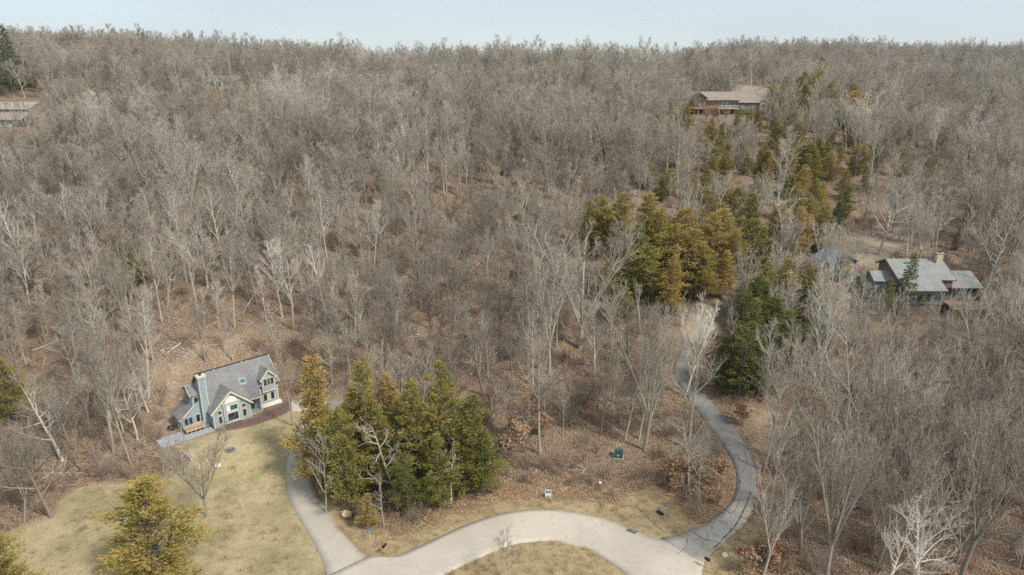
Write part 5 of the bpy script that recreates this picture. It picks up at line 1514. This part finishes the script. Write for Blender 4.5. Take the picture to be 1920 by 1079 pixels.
# wood pile, fire ring, fire bowl
p, _ = stand(352, 862)
o = empty('wood_pile', p, R(35)); tag(o, 'small pile of split firewood at the edge of the lawn', 'wood pile')
r_ = random.Random(3); n_ = 0
for lay, cnt in enumerate((6, 5, 4)):
    for i in range(cnt):
        x_ = -1.0 + lay * .17 + i * .36; rd = r_.uniform(.13, .18); y_ = r_.uniform(-.1, .1)
        MB().tube([(x_, -.5 + y_, .15 + lay * .28), (x_ + r_.uniform(-.05, .05), .5 + y_, .15 + lay * .28)], [rd, rd], 7).build('log', M_DEAD if (i + lay) % 3 else M_BROWNW, o)
p, _ = stand(432, 846)
o = empty('fire_ring', p); o.scale = (.65, .65, .65); tag(o, 'ring of brown stones round a fire place on the lawn', 'fire ring')
for i in range(11):
    a_ = i * 6.283 / 11
    MB().box(-.2, .2, -.14, .14, -.05, .26).build('stone', M_GRAVELB, o).location = (math.cos(a_) * .95, math.sin(a_) * .95, 0)
    o.children[-1].rotation_euler = (0, 0, a_ + 1.57)
MB().tube([(0, 0, -.05), (0, 0, .05)], [.8, .8], 14).build('ash_bed', plain('ash', (.12, .11, .10), .95, .3), o)
p, _ = stand(322, 808)
o = empty('fire_bowl', p); tag(o, 'round dark metal fire bowl on the bare ground by terrace', 'fire bowl')
MB().tube([(0, 0, .25), (0, 0, .4), (0, 0, .6)], [.25, .5, .6], 14).build('bowl', M_METAL, o, True)
for i in range(3):
    a_ = i * 2.094
    MB().bar((math.cos(a_) * .4, math.sin(a_) * .4, -.05), (math.cos(a_) * .28, math.sin(a_) * .28, .35), .05).build('leg', M_METAL, o)

# fallen trunks
LOGS = [((340, 645), (312, 668), 'pale'), ((300, 662), (328, 655), 'pale'), ((395, 652), (418, 650), 'pale'), ((1516, 882), (1506, 918), 'tan'), ((1775, 945), (1865, 938), 'white'), ((555, 548), (605, 572), 'dark'), ((478, 552), (455, 592), 'pale'),
        ((18, 332), (92, 336), 'dark'), ((182, 322), (228, 300), 'pale'), ((172, 352), (245, 330), 'pale'), ((185, 358), (230, 345), 'dark'), ((1700, 445), (1748, 448), 'white'), ((640, 602), (692, 590), 'dark'), ((1192, 950), (1246, 1000), 'grey'), ((880, 705), (912, 692), 'pale'), ((60, 660), (118, 640), 'pale'), ((100, 580), (150, 566), 'grey'), ((1580, 960), (1640, 945), 'grey'), ((760, 660), (800, 676), 'grey'), ((1480, 935), (1520, 950), 'pale')]
LOGM = dict(pale=M_DEAD, tan=plain('split_wood', (.50, .36, .22), .9, .2), white=plain('bleached_wood', (.66, .62, .55), .9, .15), dark=plain('rotten_wood', (.13, .10, .08), .95, .3), grey=plain('grey_wood', (.34, .31, .27), .9, .25))
for i, (a_, b_, cn) in enumerate(LOGS):
    A, Bq = Vector(at(*a_)), Vector(at(*b_))
    if (Bq - A).length > 9: Bq = A + (Bq - A).normalized() * 9
    r0 = .06 if a_[0] == 1192 else .2 if cn in ('dark', 'grey') else .16
    M_ = A.lerp(Bq, .5); M_.z = float(H(M_.x, M_.y)) + r0 * 1.1
    A.z += r0; Bq.z += r0 * 1.2
    o = empty('fallen_log', (M_.x, M_.y, M_.z)); O_ = Vector(o.location)
    MB().tube([A - O_, (A.lerp(M_, .5) - O_) + Vector((.08, .05, 0)), M_ - O_, (Bq.lerp(M_, .5) - O_) + Vector((-.1, .06, .03)), Bq - O_], [r0 * 1.15, r0, r0 * .9, r0 * .75, r0 * .5], 7).build('trunk', LOGM[cn], o, True)
    st_ = M_.lerp(Bq, .4) - O_
    MB().cone(st_, st_ + Vector((.5, -.3, 1.1)), r0 * .45).build('branch_stub', LOGM[cn], o)
    where = 'above the blue house' if a_[0] < 520 and 540 < a_[1] else 'high on the left slope' if a_[0] < 300 else 'in the gully by the address plate' if a_[0] == 1192 else 'in the right hand woods' if a_[0] > 1470 and a_[1] > 500 else 'behind the pale roofed house' if a_[0] > 1600 else 'on the middle slope'
    tag(o, unique(f'{cn} fallen log lying {where}, {words(M_.x, M_.y, M_.z)}', ['shorter']), 'log', 'fallen logs')

# a dark car parked beside the ridge house
p, _ = stand(1433, 205)
o = empty('parked_car', (float(BR_P[0]) + 16.8, float(BR_P[1]) + 1.0, float(H(BR_P[0] + 16.8, BR_P[1] + 1.0))), R(8)); tag(o, 'dark car parked at the right end of the brown house', 'car')
M_CAR = plain('dark_blue_car_paint', (.03, .035, .05), .25, .1, 1, 0, .5)
MB().solid([(-2.2, -.85, .35), (2.2, -.85, .35), (2.25, -.85, .75), (1.2, -.85, .95), (-1.9, -.85, .98), (-2.25, -.85, .8)], (0, 1.7, 0)).build('body', M_CAR, o)
MB().solid([(1.2, -.78, .96), (.55, -.7, 1.5), (-1.3, -.7, 1.52), (-1.95, -.78, .99)], (0, 1.5, 0)).build('cabin', M_CAR, o)
MB().solid([(.95, -.8, 1.03), (.48, -.74, 1.42), (-1.2, -.74, 1.44), (-1.6, -.8, 1.05)], (0, .02, 0)).build('side_window', M_GLASS, o)
for x_ in (-1.4, 1.4):
    for y_ in (-.87, .67):
        w_ = MB().tube([(x_, y_, .34), (x_, y_ + .2, .34)], [.34, .34], 12).build('tyre', M_BLACK, o)
        MB().tube([(x_, y_ - .01, .34), (x_, y_ + .21, .34)], [.19, .19], 8).build('rim', M_POST, w_)

# ------------------------------------------------------------------ thin air between here and the far ridge
hz = MB().box(-2200, 2200, -600, 3500, -12, 104).build('haze', [])
hm = bpy.data.materials.new('thin_haze'); hm.use_nodes = True
hm.node_tree.nodes.remove(hm.node_tree.nodes['Principled BSDF'])
pv = hm.node_tree.nodes.new('ShaderNodeVolumePrincipled')
pv.inputs['Color'].default_value = (.82, .88, .95, 1); pv.inputs['Density'].default_value = .00011; pv.inputs['Anisotropy'].default_value = .2
hm.node_tree.links.new(pv.outputs[0], hm.node_tree.nodes['Material Output'].inputs['Volume'])
hz.data.materials.append(hm)
tag(hz, 'thin pale haze softening the far wooded ridge', 'haze', None, 'stuff')
